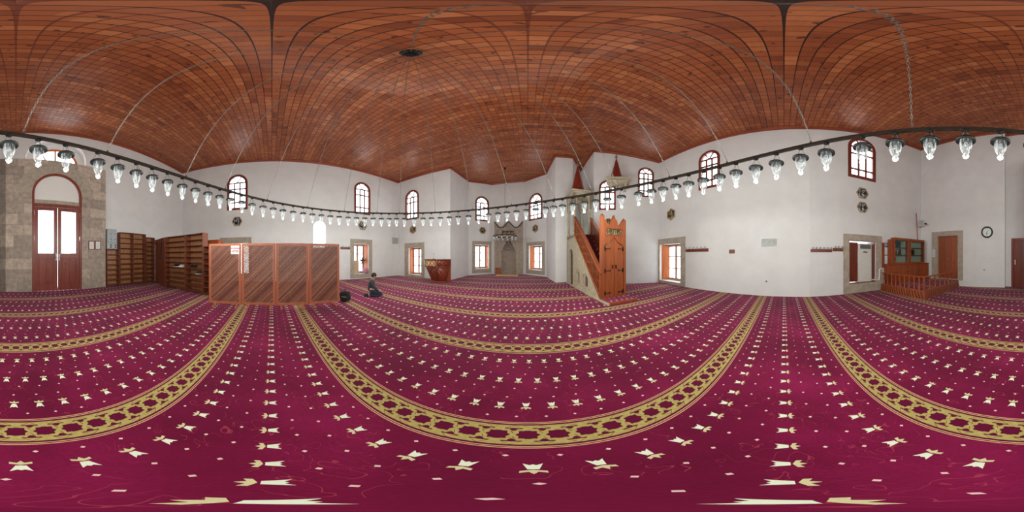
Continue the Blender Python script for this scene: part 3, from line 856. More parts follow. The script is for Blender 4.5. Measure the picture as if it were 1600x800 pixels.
plaque(0, 370.5, 346, 8.6, 'dark hexagonal calligraphy plaque under the arched window above the screen', 0, SILVER)
plaque(0, 566.5, 352.5, 7.6, 'dark hexagonal calligraphy plaque above the window holding the fan', 1, SILVER)
plaque(1, 645.3, 358.7, 6.2, 'hexagonal calligraphy plaque above the stone window beside the pulpit', 2, GOLD, PI / 6)
plaque(3, 754, 360.2, 5.8, 'hexagonal calligraphy plaque left of the stone prayer niche', 0)
plaque(5, 836.5, 357, 5.8, 'hexagonal calligraphy plaque right of the stone prayer niche', 1, GOLD, PI / 6)
plaque(10, 950.5, 345.5, 5.2, 'hexagonal calligraphy plaque peeping behind the crest of the pulpit gate', 2)
plaque(11, 1048.7, 335, 8.6, 'hexagonal gold calligraphy plaque above the shuttered window by the coat rack', 1, GOLD, PI / 6)
plaque(12, 1347.5, 302, 10.5, 'upper of two hexagonal silver calligraphy plaques stacked below an arched window', 2, SILVER)
plaque(12, 1347.5, 324, 9.6, 'lower of two hexagonal silver calligraphy plaques stacked below an arched window', 2, SILVER)

# ================================================================== prayer niche (mihrab)
s = SEG[4]; a0, a1, z0, z1 = wbox(s, 773, 348.5, 817, 426); c = (a0 + a1) / 2; w = (a1 - a0) / 2; d4 = hit(s, 795)[1]
mi = thing('prayer_niche', 'tall grey stone prayer niche with three-peaked crest at the end wall', 'prayer niche', wpt(s, c), s.rz)
zy = lambda y: H0 + d4 * math.tan(el(y))
zp, zv = zy(346), zy(355)
crest = [(-w, 0), (w, 0), (w, zp), (w * .66, zv), (w * .4, zv), (0, zp), (-w * .4, zv), (-w * .66, zv), (-w, zp)]
nw = w * .49
niche = [(-nw, .0), (nw, .0), (nw, zy(393)), (nw * .82, zy(390)), (nw * .78, zy(387)), (nw * .62, zy(385)), (nw * .56, zy(382)), (nw * .4, zy(380)), (nw * .34, zy(377)), (0, zy(374)),
         (-nw * .34, zy(377)), (-nw * .4, zy(380)), (-nw * .56, zy(382)), (-nw * .62, zy(385)), (-nw * .78, zy(387)), (-nw * .82, zy(390)), (-nw, zy(393))]
sl_ = [crest[0], niche[0]] + [niche[i] for i in range(len(niche) - 1, 1, -1)] + [niche[1], crest[1]] + crest[2:]
MB().plate([sl_], -.22, 0).build('stone_slab', STONE_MIHRAB, mi, .01)
SEG4_NICHE = niche
# shaft of the niche: half round recess, and stepped stalactite hood
rec = MB(); n = 12
rr = [(-nw * math.cos(PI * i / n), -.2 + (nw * .75) * math.sin(PI * i / n)) for i in range(n + 1)]
ztop = zy(374)
rec.add([(p[0], p[1], 0) for p in rr] + [(p[0], p[1], ztop) for p in rr], [(i, i + 1, n + 2 + i, n + 1 + i) for i in range(n)])
rec.add([(p[0], p[1], .004) for p in rr], [tuple(range(n + 1))]); rec.add([(p[0], p[1], ztop) for p in rr], [tuple(range(n + 1))])
rec.build('niche_shaft', STONE_MIHRAB, mi, 0, False)
hood = MB()
lv = [(393, 1.0), (390, .86), (387, .8), (384, .64), (381, .5), (378, .36), (375, .2)]
for (ya, fa), (yb, fb) in zip(lv[:-1], lv[1:]):
    za, zb2 = zy(ya), zy(yb); m = max(2, int(7 * fa))
    for j in range(m):
        t0, t1 = PI * j / m, PI * (j + 1) / m
        tm = (t0 + t1) / 2
        P = [(-nw * fa * math.cos(t0) * .98, -.19 + nw * .7 * fa * math.sin(t0)), (-nw * fa * math.cos(t1) * .98, -.19 + nw * .7 * fa * math.sin(t1))]
        apex = (-nw * fb * math.cos(tm) * .9, -.19 + nw * .7 * fb * math.sin(tm) * .8)
        hood.add([(P[0][0], P[0][1], zb2), (P[1][0], P[1][1], zb2), (apex[0], apex[1], zb2), (( P[0][0] + P[1][0]) / 2, (P[0][1] + P[1][1]) / 2, za - .02)], [(0, 1, 2), (0, 3, 1), (0, 2, 3), (1, 3, 2)])
    hood.add([(-nw * fa * math.cos(PI * j / n), -.19 + nw * .72 * fa * math.sin(PI * j / n), zb2) for j in range(n + 1)] +
             [(-nw * fb * .8 * math.cos(PI * j / n), -.19 + nw * .72 * fb * .8 * math.sin(PI * j / n), zb2) for j in range(n + 1)], [(j, j + 1, n + 2 + j, n + 1 + j) for j in range(n)])
hood.build('stalactite_hood', STONE_MIHRAB, mi, 0, False)
bd = MB(); top = crest[2:]
for p, q in zip(top[:-1], top[1:]):
    bd.bar((p[0], -.225, p[1] - .05), (q[0], -.225, q[1] - .05), .03, .1)
bd.build('crest_border', plain('dark_zigzag_paint', (.05, .045, .045, 1), .7), mi)
mo = MB()
for u in (-w + .06, -w * .62, w * .62, w - .06): mo.box(u - .03, u + .03, -.245, -.2, 0, zv - .12)
mo.box(-w + .03, w - .03, -.25, -.2, zv - .2, zv - .1)
for u in (-nw - .05, nw + .05): mo.tube([(u, -.235, 0), (u, -.235, zy(393))], .045, 10)
mo.build('moulding', STONE_PALE, mi, .006)
ip = MB().box(-w * .44, w * .4, -.24, -.2, zy(366.3), zy(361.2)).build('inscription_panel', plain('dark_plaque', (.06, .035, .03, 1), .5), mi, .01)
g = MB()
for k in range(9):
    x = -w * .38 + k * w * .09; z = zy(364 - (k % 3) * .4); g.tube([(x + p[0] * .7, -.245, z + p[1] * .7) for p in SCRIPTS[k % 3][0]], .012, 5)
g.build('inscription', GOLD, ip)

# step in front and small red box
o = MB().box(-.9, .9, -.5, 0, 0, .05).box(-.86, .86, -.47, -.02, .05, .075).build('niche_step', WOOD_PALE, None, .01)
p = floor_at(793.5, 426.4); p = wpt(s, hit(s, 793.5)[0], -.75); o.location = p; o.rotation_euler = (0, 0, s.rz)
tag(o, 'low pale board step on the carpet before the prayer niche', 'step')
p = wpt(s, hit(s, 779.7)[0], -.55)
t = thing('wooden_stand', 'small reddish wooden book stand at the left foot of the prayer niche', 'stand', p, s.rz)
MB().box(-.2, .2, -.12, .12, .0, .05).box(-.19, -.15, -.11, .11, .05, .52).box(.15, .19, -.11, .11, .05, .52).box(-.15, .15, -.1, -.07, .05, .5).build('body', WOOD_CAB, t, .006)
MB().box(-.22, .22, -.14, .14, 0, .03, Matrix.Translation((0, 0, .54)) @ Matrix.Rotation(.25, 4, 'X')).build('top', WOOD_CAB, t, .006)

# ================================================================== wooden pulpit (corner lectern)
lp = polar(684, 9.95, 0)
rzl = -math.radians(az(684) and 0) + math.radians(20)
le = thing('preaching_pulpit', 'dark carved wooden pulpit with lozenge parapet by the window and the corner', 'pulpit', lp, rzl)
def hexplan(w, d, f): return [(-w, d), (-w, -d * .1), (-w * .02 - .0, -d * f), (w, -d * .25), (w, d)]
up = hexplan(.80, .42, 1.25); lo_t = hexplan(.72, .4, 1.1); lo_b = hexplan(.46, .34, .95)
lo_b = [(p[0] * 1.0 + .1, p[1]) for p in lo_b]
R3 = lambda L, z: [(p[0], p[1], z) for p in L]
MB().loft([R3(lo_b, .08), R3(lo_t, .92)]).build('body', WOOD_LECTERN, le, .01)
MB().loft([R3([(p[0] * 1.12 - .01, p[1] * 1.1) for p in lo_b], 0), R3([(p[0] * 1.12 - .01, p[1] * 1.1) for p in lo_b], .08)]).build('plinth', WOOD_LECTERN, le, .01)
pr = MB(); pr.loft([R3(up, .93), R3(up, .98)]); pr.loft([R3(up, 1.36), R3([(p[0] * 1.04, p[1] * 1.04) for p in up], 1.4)])
pr.loft([R3([(p[0] * .97, p[1] * .95) for p in up], .97), R3([(p[0] * .97, p[1] * .95) for p in up], 1.37)])
pr.build('parapet', WOOD_LECTERN, le, .006)
def face_fret(mb, A, B, z0, z1, n, w, off=.012, ins=.06):
    A, B = Vector((A[0], A[1], 0)), Vector((B[0], B[1], 0)); t = (B - A).normalized(); nn = Vector((t.y, -t.x, 0)); L = (B - A).length
    q = lambda u, z: A + t * (ins + u * (L - 2 * ins)) + nn * off + Vector((0, 0, z))
    for k in range(n):
        for u0, za, zb in ((k / n, z0, z1), (k / n, z1, z0)): mb.bar(q(u0, za), q((k + 1) / n, zb), w, .02)
    for za in (z0, z1): mb.bar(q(0, za), q(1, za), w, .02)
    for u0 in (0, 1): mb.bar(q(u0, z0), q(u0, z1), w, .02)
def face_board(mb, A, B, z0, z1, off=.004, ins=.05):
    A, B = Vector((A[0], A[1], 0)), Vector((B[0], B[1], 0)); t = (B - A).normalized(); nn = Vector((t.y, -t.x, 0)); L = (B - A).length
    a, b = A + t * ins, B - t * ins
    mb.loft([[a + nn * off + Vector((0, 0, z0)), b + nn * off + Vector((0, 0, z0)), b + nn * off + Vector((0, 0, z1)), a + nn * off + Vector((0, 0, z1))], [a - nn * .03 + Vector((0, 0, z0)), b - nn * .03 + Vector((0, 0, z0)), b - nn * .03 + Vector((0, 0, z1)), a - nn * .03 + Vector((0, 0, z1))]])
sb = MB(); face_board(sb, up[1], up[2], 1.0, 1.34); sb.build('window_lit_panel', WOOD_PALE, le)['label'] = 'pale panel for the window light on the face behind the lozenge fret'  # pale colour stands for the window light falling on this face
fr = MB(); face_fret(fr, up[1], up[2], 1.0, 1.34, 3, .03); fr.build('lozenge_fret', WOOD_DARK, le)
fr = MB(); face_fret(fr, up[2], up[3], 1.0, 1.34, 3, .03, .0); fr.build('lozenge_fret', WOOD_DARK, le)
def mid(L1, L2, f): return [(a[0] + (b[0] - a[0]) * f, a[1] + (b[1] - a[1]) * f) for a, b in zip(L1, L2)]
bf = MB(); A0_, A1_ = lo_b, lo_t
def slant_fret(mb, i, n, rows):
    P = lambda u, f: Vector((*[A0_[i][k] + (A1_[i][k] - A0_[i][k]) * f + ((A0_[i + 1][k] + (A1_[i + 1][k] - A0_[i + 1][k]) * f) - (A0_[i][k] + (A1_[i][k] - A0_[i][k]) * f)) * u for k in (0, 1)], .08 + .84 * f)) + Vector((0, -.012, 0))
    for r in range(rows):
        f0, f1 = .1 + .8 * r / rows, .1 + .8 * (r + 1) / rows
        for k in range(n):
            u0, u1 = .08 + .84 * k / n, .08 + .84 * (k + 1) / n
            mb.bar(P(u0, f0), P(u1, f1), .025, .02); mb.bar(P(u0, f1), P(u1, f0), .025, .02)
    for f in (.07, .93): mb.bar(P(.05, f), P(.95, f), .04, .025)
    for u in (.05, .95): mb.bar(P(u, .07), P(u, .93), .04, .025)
slant_fret(bf, 1, 2, 2); slant_fret(bf, 2, 2, 2); bf.build('carved_fret', WOOD_DARK, le)
MB().box(.62, .8, -.08, .4, .0, 1.38).build('corner_post', WOOD_LECTERN, le, .01)
mc = thing('desk_microphone', 'thin microphone standing on top of the wooden pulpit', 'microphone', lp + Vector((-.25, -.05, 1.4)), 0)
MB().lathe([(0, 0), (.09, 0), (.09, .02), (.02, .03), (0, .03)], 12).build('base', DARKGREY, mc)
MB().tube([(0, 0, .02), (0, 0, .22), (.02, -.02, .3)], .012, 8).build('stem', GREY, mc)
MB().lathe([(0, .28), (.025, .3), (.028, .35), (.015, .38), (0, .385)], 10).build('head', GREY, mc)

# loudspeaker at the front left corner
s = SEG[1]; a0, a1, z0, z1 = wbox(s, 615, 371, 621, 381); 
def loudspeaker(s, x0, y0, x1, y1, label, mat, dep=.22):
    a0, a1, z0, z1 = wbox(s, x0, y0, x1, y1, -.12); c = (a0 + a1) / 2; w = (a1 - a0) / 2; h = z1 - z0
    t = thing('loudspeaker', label, 'loudspeaker', wpt(s, c, 0, z0), s.rz)
    MB().box(-w, w, -dep, -.04, 0, h).build('cabinet', mat, t, .012)
    MB().plate([rect(-w * .8, w * .8, h * .06, h * .94)], -dep - .012, -dep).build('grille', GREY, t, .004)
    MB().box(-.04, .04, -.05, 0, h * .3, h * .7).build('bracket', DARKGREY, t)
    return t
loudspeaker(SEG[0], 614.3, 371.5, 620.5, 381, 'small grey loudspeaker in the wall corner between the fan window and the pulpit window', GREY)

# ================================================================== stepped pulpit (minbar)
mo_ = thing('stepped_pulpit', 'tall stepped pulpit of pale stone with an orange wooden gate and red spire', 'pulpit', (2.90, 4.78, 0), -math.radians(4.36))
W = 1.0
def Lz(y): return .882 * y                      # stair line
YT, YE = 3.06, 4.46; ZP = 2.72
# left stone flank (in y-z), with door arch and two small arched recesses
def yz_arch(y0, y1, z0, z1): return ogee(y0, y1, z0, z1, 6)
d_a = yz_arch(3.30, 3.98, .0, 1.98)
flank = [(.06, 0), (3.30, 0)] + list(reversed(d_a[2:])) + [(3.98, 0), (YE, 0), (YE, ZP), (YT, ZP)]
n1, n2 = yz_arch(2.22, 2.72, .22, .9), yz_arch(1.24, 1.80, .2, .88)
i1, i2 = inset(n1, .1), inset(n2, .1)
def box2(L, d): 
    a = [p[0] for p in L]; b = [p[1] for p in L]; return rect(min(a) - d, max(a) + d, min(b) - d, max(b) + d)
st = MB()
st.plate([flank, rect(2.22, 2.72, .22, .9), rect(1.2, 1.76, .2, .82)], 0, .12, None, 'yz')
st.plate([rect(2.22, 2.72, .22, .9), ogee(2.34, 2.6, .3, .82, 6)], .05, .12, None, 'yz')
st.plate([rect(1.2, 1.76, .2, .82), ogee(1.33, 1.63, .28, .74, 6)], .05, .12, None, 'yz')
st.box(.3, .34, 1.1, 2.9, .1, 1.0)
st.plate([[(.06, 0), (YE, 0), (YE, ZP), (YT, ZP)]], W - .12, W, None, 'yz')
st.box(0, W, YE - .1, YE, 0, ZP); st.box(0, W, YT, YE, ZP - .14, ZP)
st.box(.12, W - .12, YT, YT + .1, 0, ZP)
st.build('stone_body', STONE_PALE, mo_)
MB().plate([ogee(2.36, 2.58, .3, .8, 6)], .13, .14, None, 'yz').build('recess_grille', IRON, mo_)
MB().plate([ogee(1.35, 1.61, .28, .72, 6)], .13, .14, None, 'yz').build('recess_grille', IRON, mo_)
MB().box(-.07, .0, -.62, YE, 0, .07).build('sill_strip', STONE_PALE, mo_, .008)
MB().box(.0, 1.12, -.6, -.04, 0, .1).build('front_step', WOOD_CAB, mo_, .01)
MB().box(.02, 1.1, -.58, -.05, .1, .112).build('step_carpet', CARPET, mo_)
sp_ = MB(); NS = 13
for k in range(NS):
    y0 = .22 + (YT - .22) * k / NS; z1 = ZP * (k + 1) / NS; sp_.box(.12, W - .12, y0, YT + .02, z1 - ZP / NS, z1)
sp_.build('stairs', STEP_RED, mo_)
for x, nm in ((0, 'balustrade'), (W - .09, 'balustrade')):
    fr = MB()
    A, B, D, E_ = (.06, .05), (YT, Lz(YT)), (YT, Lz(YT) + .92), (.06, .98)
    t = .09
    sh = lambda y, v: (y, Lz(y) + v)
    fr.plate([[sh(.06, -.02), sh(YT, -.02), sh(YT, .95), sh(.06, .95)], [sh(.16, .09), sh(YT - .09, .09), sh(YT - .09, .84), sh(.16, .84)]], x, x + .09, None, 'yz')
    fr.bar((x + .045, .0, Lz(0) + .98), (x + .045, YT + .03, Lz(YT) + .98), .15, .05)
    f = fr.build(nm, WOOD_ORANGE, mo_, .006)
    la = MB(); ny = 15
    if x == 0:
        for k in range(1, ny):
            y = .16 + (YT - .25) * k / ny; la.box(x + .03, x + .06, y - .012, y + .012, Lz(y) + .08, Lz(y) + .85)
        for k in range(1, 5):
            v = .09 + .75 * k / 5; la.bar((x + .045, .16, Lz(.16) + v), (x + .045, YT - .09, Lz(YT - .09) + v), .03, .024)
        for k in range(ny):                                 # small blocks that make the fret
            for v in (.09 + .15 * (k % 2), .09 + .15 * (2 + k % 2)):
                y = .16 + (YT - .25) * (k + .5) / ny; la.box(x + .036, x + .054, y - .05, y + .05, Lz(y) + v + .05, Lz(y) + v + .11)
        la.box(x + .052, x + .062, .16, .17, .1, .2)
        la.build('lattice', WOOD_ORANGE, f)
        MB().plate([[sh(.12, .05), sh(YT - .05, .05), sh(YT - .05, .88), sh(.12, .88)]], .066, .074, None, 'yz').build('backing', WOOD_DARK, f)
    else:
        MB().plate([[sh(.12, .05), sh(YT - .05, .05), sh(YT - .05, .88), sh(.12, .88)]], x + .03, x + .06, None, 'yz').build('panel', WOOD_RED, f)
# gate
g0, g1 = .02, W + .03
gt = MB()
for x0, x1, h in ((g0, g0 + .1, 3.12), (g1 - .1, g1, 3.04)):
    gt.box(x0, x1, -.04, .16, 0, h - .1); gt.loft([[(x0, -.04, h - .1), (x1, -.04, h - .1), (x1, .16, h - .1), (x0, .16, h - .1)], [((x0 + x1) / 2 - .012, .05, h), ((x0 + x1) / 2 + .012, .05, h), ((x0 + x1) / 2 + .012, .07, h), ((x0 + x1) / 2 - .012, .07, h)]])
gt.build('gate_post', WOOD_ORANGE, mo_, .006)
cx = (g0 + g1) / 2; hw = (g1 - g0) / 2 - .1
zl = 1.98
lin = [(-hw, zl), (-hw * .35, zl + .13), (0, 2.3), (hw * .35, zl + .13), (hw, zl), (hw, 2.86)]
cr = [(hw, 2.86), (hw * .86, 2.9), (hw * .75, 2.83), (hw * .62, 2.74), (hw * .45, 2.72), (hw * .36, 2.84), (hw * .25, 2.93), (hw * .13, 2.95), (hw * .1, 3.02), (0, 3.1)]
full = [(cx + p[0], p[1]) for p in lin[:5]] + [(cx + p[0], p[1]) for p in cr] + [(cx - p[0], p[1]) for p in reversed(cr[:-1])]
MB().plate([full], -.02, .08).build('gate_lintel', WOOD_ORANGE, mo_, .004)
tp = MB().box(cx - hw * .74, cx + hw * .74, -.034, -.018, 2.36, 2.58).build('inscription_panel', plain('bronze_panel', (.07, .045, .02, 1), .5, .3), mo_, .006)
q = MB()
for k in range(11):
    x = cx - hw * .66 + k * hw * .13; q.tube([(x + pt[0] * .42, -.037, 2.465 + pt[1] * .5) for pt in SCRIPTS[k % 3][k % 2]], .009, 5)
q.build('inscription', GOLD, tp)
MB().plate([[(cx - hw * .8, 2.33), (cx + hw * .8, 2.33), (cx + hw * .8, 2.61), (cx - hw * .8, 2.61)], rect(cx - hw * .74, cx + hw * .74, 2.36, 2.58)], -.04, -.01).build('panel_frame', WOOD_ORANGE, mo_)
for q_ in (-1, 1):
    xm = cx + q_ * .006; xo = cx + q_ * (hw - .006)
    L = [(xm, .06), (xo, .06), (xo, zl - .03), (cx + q_ * hw * .35, zl + .1), (xm, 2.27)]
    dl = MB().plate([L], -.012, .035).build('gate_leaf', WOOD_ORANGE, mo_, .004)
    for zz in (.28, 1.08, 1.86):
        h = MB(); h.bar((xo, -.018, zz), (cx + q_ * hw * .48, -.018, zz), .045, .012)
        h.bar((xo - q_ * .02, -.018, zz - .075), (xo - q_ * .02, -.018, zz + .075), .05, .012)
        h.bar((cx + q_ * hw * .5, -.018, zz), (cx + q_ * hw * .4, -.018, zz + .035), .03, .012); h.bar((cx + q_ * hw * .5, -.018, zz), (cx + q_ * hw * .4, -.018, zz - .035), .03, .012)
        h.build('strap_hinge', IRON, dl)
    MB().tube([(cx + q_ * .07 + .022 * math.cos(a) * .8, -.035, 1.2 + .055 * math.sin(a)) for a in [2 * PI * k / 12 for k in range(12)]], .009, 6, True).box(cx + q_ * .07 - .015, cx + q_ * .07 + .015, -.035, -.01, 1.245, 1.28).build('handle', IRON, dl)
# canopy on four columns
z_s = 5.18
for x in (.07, W - .07):
    for y in (YT + .12, YE - .1):
        zb = ZP if y < YT + .5 or x > .5 else ZP
        MB().lathe([(.0, zb), (.1, zb), (.1, zb + .12), (.065, zb + .16), (.06, zb + 1.4), (.085, zb + 1.5), (.1, zb + 1.56), (0, zb + 1.56)], 14, Matrix.Translation((x, y, 0))).build('column', STONE_PALE, mo_)
zA, zB_ = ZP + 1.5, z_s
ca = MB()
def archplate(u0, u1): 
    A = ogee(u0 + .16, u1 - .16, zA, zB_ - .18, 6); return [(u0, zA), (u0 + .16, zA)] + list(reversed(A[2:])) + [(u1 - .16, zA), (u1, zA), (u1, zB_), (u0, zB_)]
for x in (.0, W - .12): ca.plate([archplate(YT + .02, YE)], x, x + .12, None, 'yz')
for y in (YT + .02, YE - .12): ca.plate([archplate(0, W)], y, y + .12)
ca.build('arcade', STONE_PALE, mo_)
MB().box(-.14, W + .14, YT - .1, YE + .05, z_s, z_s + .1).box(-.06, W + .06, YT - .04, YE + .0, z_s - .08, z_s).build('canopy_slab', STONE_PALE, mo_, .02)
yc = (YT + YE) / 2 - .1
MB().lathe([(.42, z_s + .1), (.40, z_s + .16), (.02, 7.2), (0, 7.2)], 8, Matrix.Translation((W * .4, yc, 0)) @ Matrix.Rotation(PI / 8, 4, 'Z'), False).build('spire', CONE_RED, mo_)
FIN = [(.0, 0), (.03, 0), (.03, .08), (.075, .14), (.075, .2), (.03, .26), (.03, .32), (.05, .37), (.02, .42), (.012, .5)]
fz = MB().lathe([(r, z + 7.16) for r, z in FIN], 12, Matrix.Translation((W * .4, yc, 0)))
fz.tube([(W * .4 + .07 * math.sin(a), yc, 7.75 + -.07 * math.cos(a)) for a in [math.radians(-140 + 28 * k) for k in range(11)]], .012, 6); fz.build('finial', BRASS, mo_)
MB().box(.36, .62, YE - .14, YE - .1, ZP + .72, ZP + 1.12).build('niche_plaque', WOOD_RED, mo_)

# stitching double of the pulpit spire, built on wall brackets
s = SEG[10]; a0, a1, z0, z1 = wbox(s, 950, 281, 987, 288.5, -.5); c = hit(s, 966, -.5)[0]
zs = z1
bs = thing('doubled_spire', 'stitching double of the red pulpit spire, on a bracketed slab above the pulpit gate', 'spire', wpt(s, c, 0, 0), s.rz)
hw2 = (a1 - a0) / 2
MB().box(-hw2, hw2, -.95, 0, zs - .14, zs).box(-hw2 + .12, hw2 - .12, -.85, 0, zs - .24, zs - .14).build('slab', STONE_PALE, bs, .02)
br = MB()
for u in (-hw2 + .25, hw2 - .25): br.loft([[(u - .06, 0, zs - .24), (u + .06, 0, zs - .24), (u + .06, 0, zs - .6), (u - .06, 0, zs - .6)], [(u - .06, -.6, zs - .24), (u + .06, -.6, zs - .24), (u + .06, -.6, zs - .3), (u - .06, -.6, zs - .3)]])
br.build('corbel', STONE_PALE, bs)
dC = 8.9; zap = H0 + dC * math.tan(el(248.5))
MB().lathe([(.36, zs), (.34, zs + .05), (.02, zap), (0, zap)], 8, Matrix.Translation((-.1, -.5, 0)), False).build('cone', CONE_RED, bs)
MB().lathe([(r, z * .9 + zap - .04) for r, z in FIN], 12, Matrix.Translation((-.1, -.5, 0))).build('finial', BRASS, bs)

# ================================================================== lattice screen
JP = [(326.7, 5.12), (377.7, 4.93), (431.2, 4.82), (482.7, 4.93), (530.3, 5.24)]
JP = [polar(x, d) for x, d in JP]
SLAB = ['far left lattice screen panel with a white notice, next to the shoe rack', 'lattice screen panel right of the white notice',
        'lattice screen panel left of the panel nearest the black bag', 'lattice screen panel at the open end beside the black bag']
HS = 1.98; screens = []
def screen_panel(A, B, label, k):
    t = (B - A).normalized(); rz = math.atan2(t.y, t.x); L = (B - A).length - .012
    r = thing('lattice_screen', label, 'screen', A, rz, 'lattice screen panels')
    zb = .1; fw = .075
    f = MB(); f.plate([rect(0, L, zb, HS), rect(fw, L - fw, zb + fw, HS - fw)], -.025, .025); f.build('frame', WOOD_SCREEN, r, .005)
    x0, x1, z0, z1 = fw, L - fw, zb + fw, HS - fw
    for nm, sg, y in (('diagonal_slats', 1, -.012), ('back_slats', -1, .004)):
        mbn = MB(); p = .047; wd = .0118 if sg > 0 else .0098
        # lines x*sg... : z = sg*x + c
        lo = min(z0 - sg * x1, z0 - sg * x0); hi = max(z1 - sg * x0, z1 - sg * x1)
        c = lo + p
        while c < hi:
            pts = []
            for xx in (x0, x1):
                zz = sg * xx + c
                if z0 <= zz <= z1: pts.append((xx, zz))
            for zz in (z0, z1):
                xx = (zz - c) / sg
                if x0 < xx < x1: pts.append((xx, zz))
            if len(pts) >= 2 and math.dist(pts[0], pts[1]) > .03:
                mbn.bar((pts[0][0], y, pts[0][1]), (pts[1][0], y, pts[1][1]), .012, wd * 2.15)
            c += p
        mbn.build(nm, WOOD_LATTICE, r, 0, False)
    for u in (.16, L - .16):
        MB().box(u - .03, u + .03, -.2, .2, .0, .05).box(u - .025, u + .025, -.03, .03, .05, .1).build('foot', WOOD_SCREEN, r, .006)
    return r, L
for k in range(4): screens.append(screen_panel(JP[k], JP[k + 1], SLAB[k], k))
r0, L0 = screens[0]
t0 = (JP[1] - JP[0]).normalized(); rz0 = math.atan2(t0.y, t0.x); n0 = Vector((-t0.y, t0.x, 0))
# white notice
px = lambda x: (lambda u, n: (u * (JP[0].dot(n0) / u.dot(n0)) - JP[0]).dot(t0))(Vector((math.sin(az(x)), math.cos(az(x)), 0)), 0)
sx0, sx1 = px(361), px(374); dS = JP[0].dot(n0) / Vector((math.sin(az(367)), math.cos(az(367)), 0)).dot(n0)
sz0, sz1 = H0 + dS * math.tan(el(397.2)), H0 + dS * math.tan(el(384))
sg = thing('notice_sign', 'white notice with red capitals fixed on the wooden lattice screen', 'sign', JP[0] + t0 * ((sx0 + sx1) / 2) - n0 * .03 + Vector((0, 0, sz0)), rz0)
sw = (sx1 - sx0) / 2; shh = sz1 - sz0
MB().box(-sw, sw, -.004, .004, 0, shh).build('sheet', PAPER, sg)
def text(name, body, size, mat, parent, loc, width=None):
    cu = bpy.data.curves.new(name, 'FONT'); cu.body = body; cu.size = size; cu.align_x = 'CENTER'; cu.align_y = 'CENTER'; cu.extrude = .0008
    o = bpy.data.objects.new(name, cu); C.objects.link(o); o.parent = parent; o.location = loc; o.rotation_euler = (PI / 2, 0, 0)
    cu.materials.append(mat); cu.offset = size * .02
    bpy.context.view_layer.update()
    me = bpy.data.meshes.new_from_object(o.evaluated_get(bpy.context.evaluated_depsgraph_get()))
    bpy.data.objects.remove(o); o = bpy.data.objects.new(name, me); C.objects.link(o); o.parent = parent; o.location = loc; o.rotation_euler = (PI / 2, 0, 0)
    return o
lt = text('lettering', 'BAYANLARA', shh * .24, RED_INK, sg, (0, -.0055, shh * .69)); lt.scale = (.86, 1, 1)
lt = text('lettering', 'A\u0130TT\u0130R', shh * .24, RED_INK, sg, (0, -.0055, shh * .34))

# black backpack beside the screen
bp = polar(540, 5.62); 
ba = thing('backpack', 'plump black backpack standing on the carpet at the end of the screen', 'bag', bp, math.radians(28))
def blob(mb, cx, cy, cz, rx, ry, rz, e=.7, n=18, m=12, M=None):
    sg_ = lambda v, p: math.copysign(abs(v) ** p, v)
    rings = []
    for i in range(m + 1):
        ph = -PI / 2 + PI * i / m
        rings.append([(cx + rx * sg_(math.cos(ph), e) * sg_(math.cos(2 * PI * j / n), e), cy + ry * sg_(math.cos(ph), e) * sg_(math.sin(2 * PI * j / n), e), cz + rz * sg_(math.sin(ph), e)) for j in range(n)])
    return mb.loft(rings, M, True, False)
M = Matrix.Rotation(-.22, 4, 'Y')
blob(MB(), 0, 0, .19, .19, .13, .19, .6, M=Matrix.Translation((.02, 0, 0)) @ M).build('body', BLACK, ba)
blob(MB(), .03, -.12, .13, .12, .05, .1, .6).build('front_pocket', BLACK, ba)
MB().tube([(-.04, .0, .36), (-.06, 0, .42), (-.0, 0, .44), (.03, 0, .37)], .012, 8).build('handle', BLACK_GLOSS, ba)
for u in (-.08, .09): MB().tube([(u, .1, .34), (u - .02, .18, .25), (u, .17, .1), (u, .12, .03)], .018, 8).build('strap', DARKGREY, ba)
MB().tube([(.11, -.165, .19), (.02, -.175, .2), (-.08, -.165, .19)], .006, 6).build('zip', GREY, ba)

# ================================================================== shoe racks by the entrance
def rack(A, B, Hh, depth, n, label, kick=.06, mid=0, group='wooden shoe racks', solid_end=False):
    A, B = Vector((A.x, A.y, 0)), Vector((B.x, B.y, 0)); t = (B - A).normalized(); L = (B - A).length
    r = thing('shoe_rack', label, 'shoe rack', A, math.atan2(t.y, t.x), group)
    th = .028
    for x0 in [0] + [L * (k + 1) / (mid + 1) - th / 2 for k in range(mid)] + [L - th]:
        MB().box(x0, x0 + th, 0, depth, 0, Hh).build('side_panel', WOOD_SHELF, r, .003)
    zs = [kick + (Hh - kick - th) * k / n for k in range(n + 1)]
    for z in zs: MB().box(th, L - th, .004, depth - .012, z, z + .022).build('shelf', WOOD_SHELF, r)
    MB().box(.0, L, depth - .012, depth, .0, Hh).build('back_panel', WOOD_SHELF_BACK, r)
    for x0 in (.05, L - .1): MB().box(x0, x0 + .05, -.05, .05, 0, .045).build('foot', WOOD_SHELF, r)
    return r, A, t, L, zs
s15 = SEG[15]
OFF = -.37
wp = lambda x: wpt(s15, hit(s15, x, OFF)[0], OFF)
HL = 1.97
rack(wp(167.5), wp(187.2), HL, .34, 7, 'low shoe rack under the grey electric cabinet', 0.1)
rack(wp(187.9), wp(228), 2.88, .34, 10, 'tallest empty shoe rack of two bays beside the grey electric cabinet', .06, 1)
rack(wp(228.6), wp(242), 2.72, .34, 10, 'narrow shoe rack in the corner beside the plank panel')
pa, pb = wp(242.6), polar(257, 8.4)
t = (pb - pa).normalized(); L = (pb - pa).length
cd = thing('corner_cupboard', 'tall plank cupboard panel with a dark oval-topped pane in the rack corner', 'cupboard', pa, math.atan2(t.y, t.x))
o_ = arch(L * .60, L * .76, 1.45, 2.38, 10)
pl = MB(); pl.plate([rect(0, L, 0, 2.5), o_], 0, .05)
for k in range(1, 12): pl.box(L * k / 12 - .006, L * k / 12 + .006, -.006, .0, .05, 1.4)
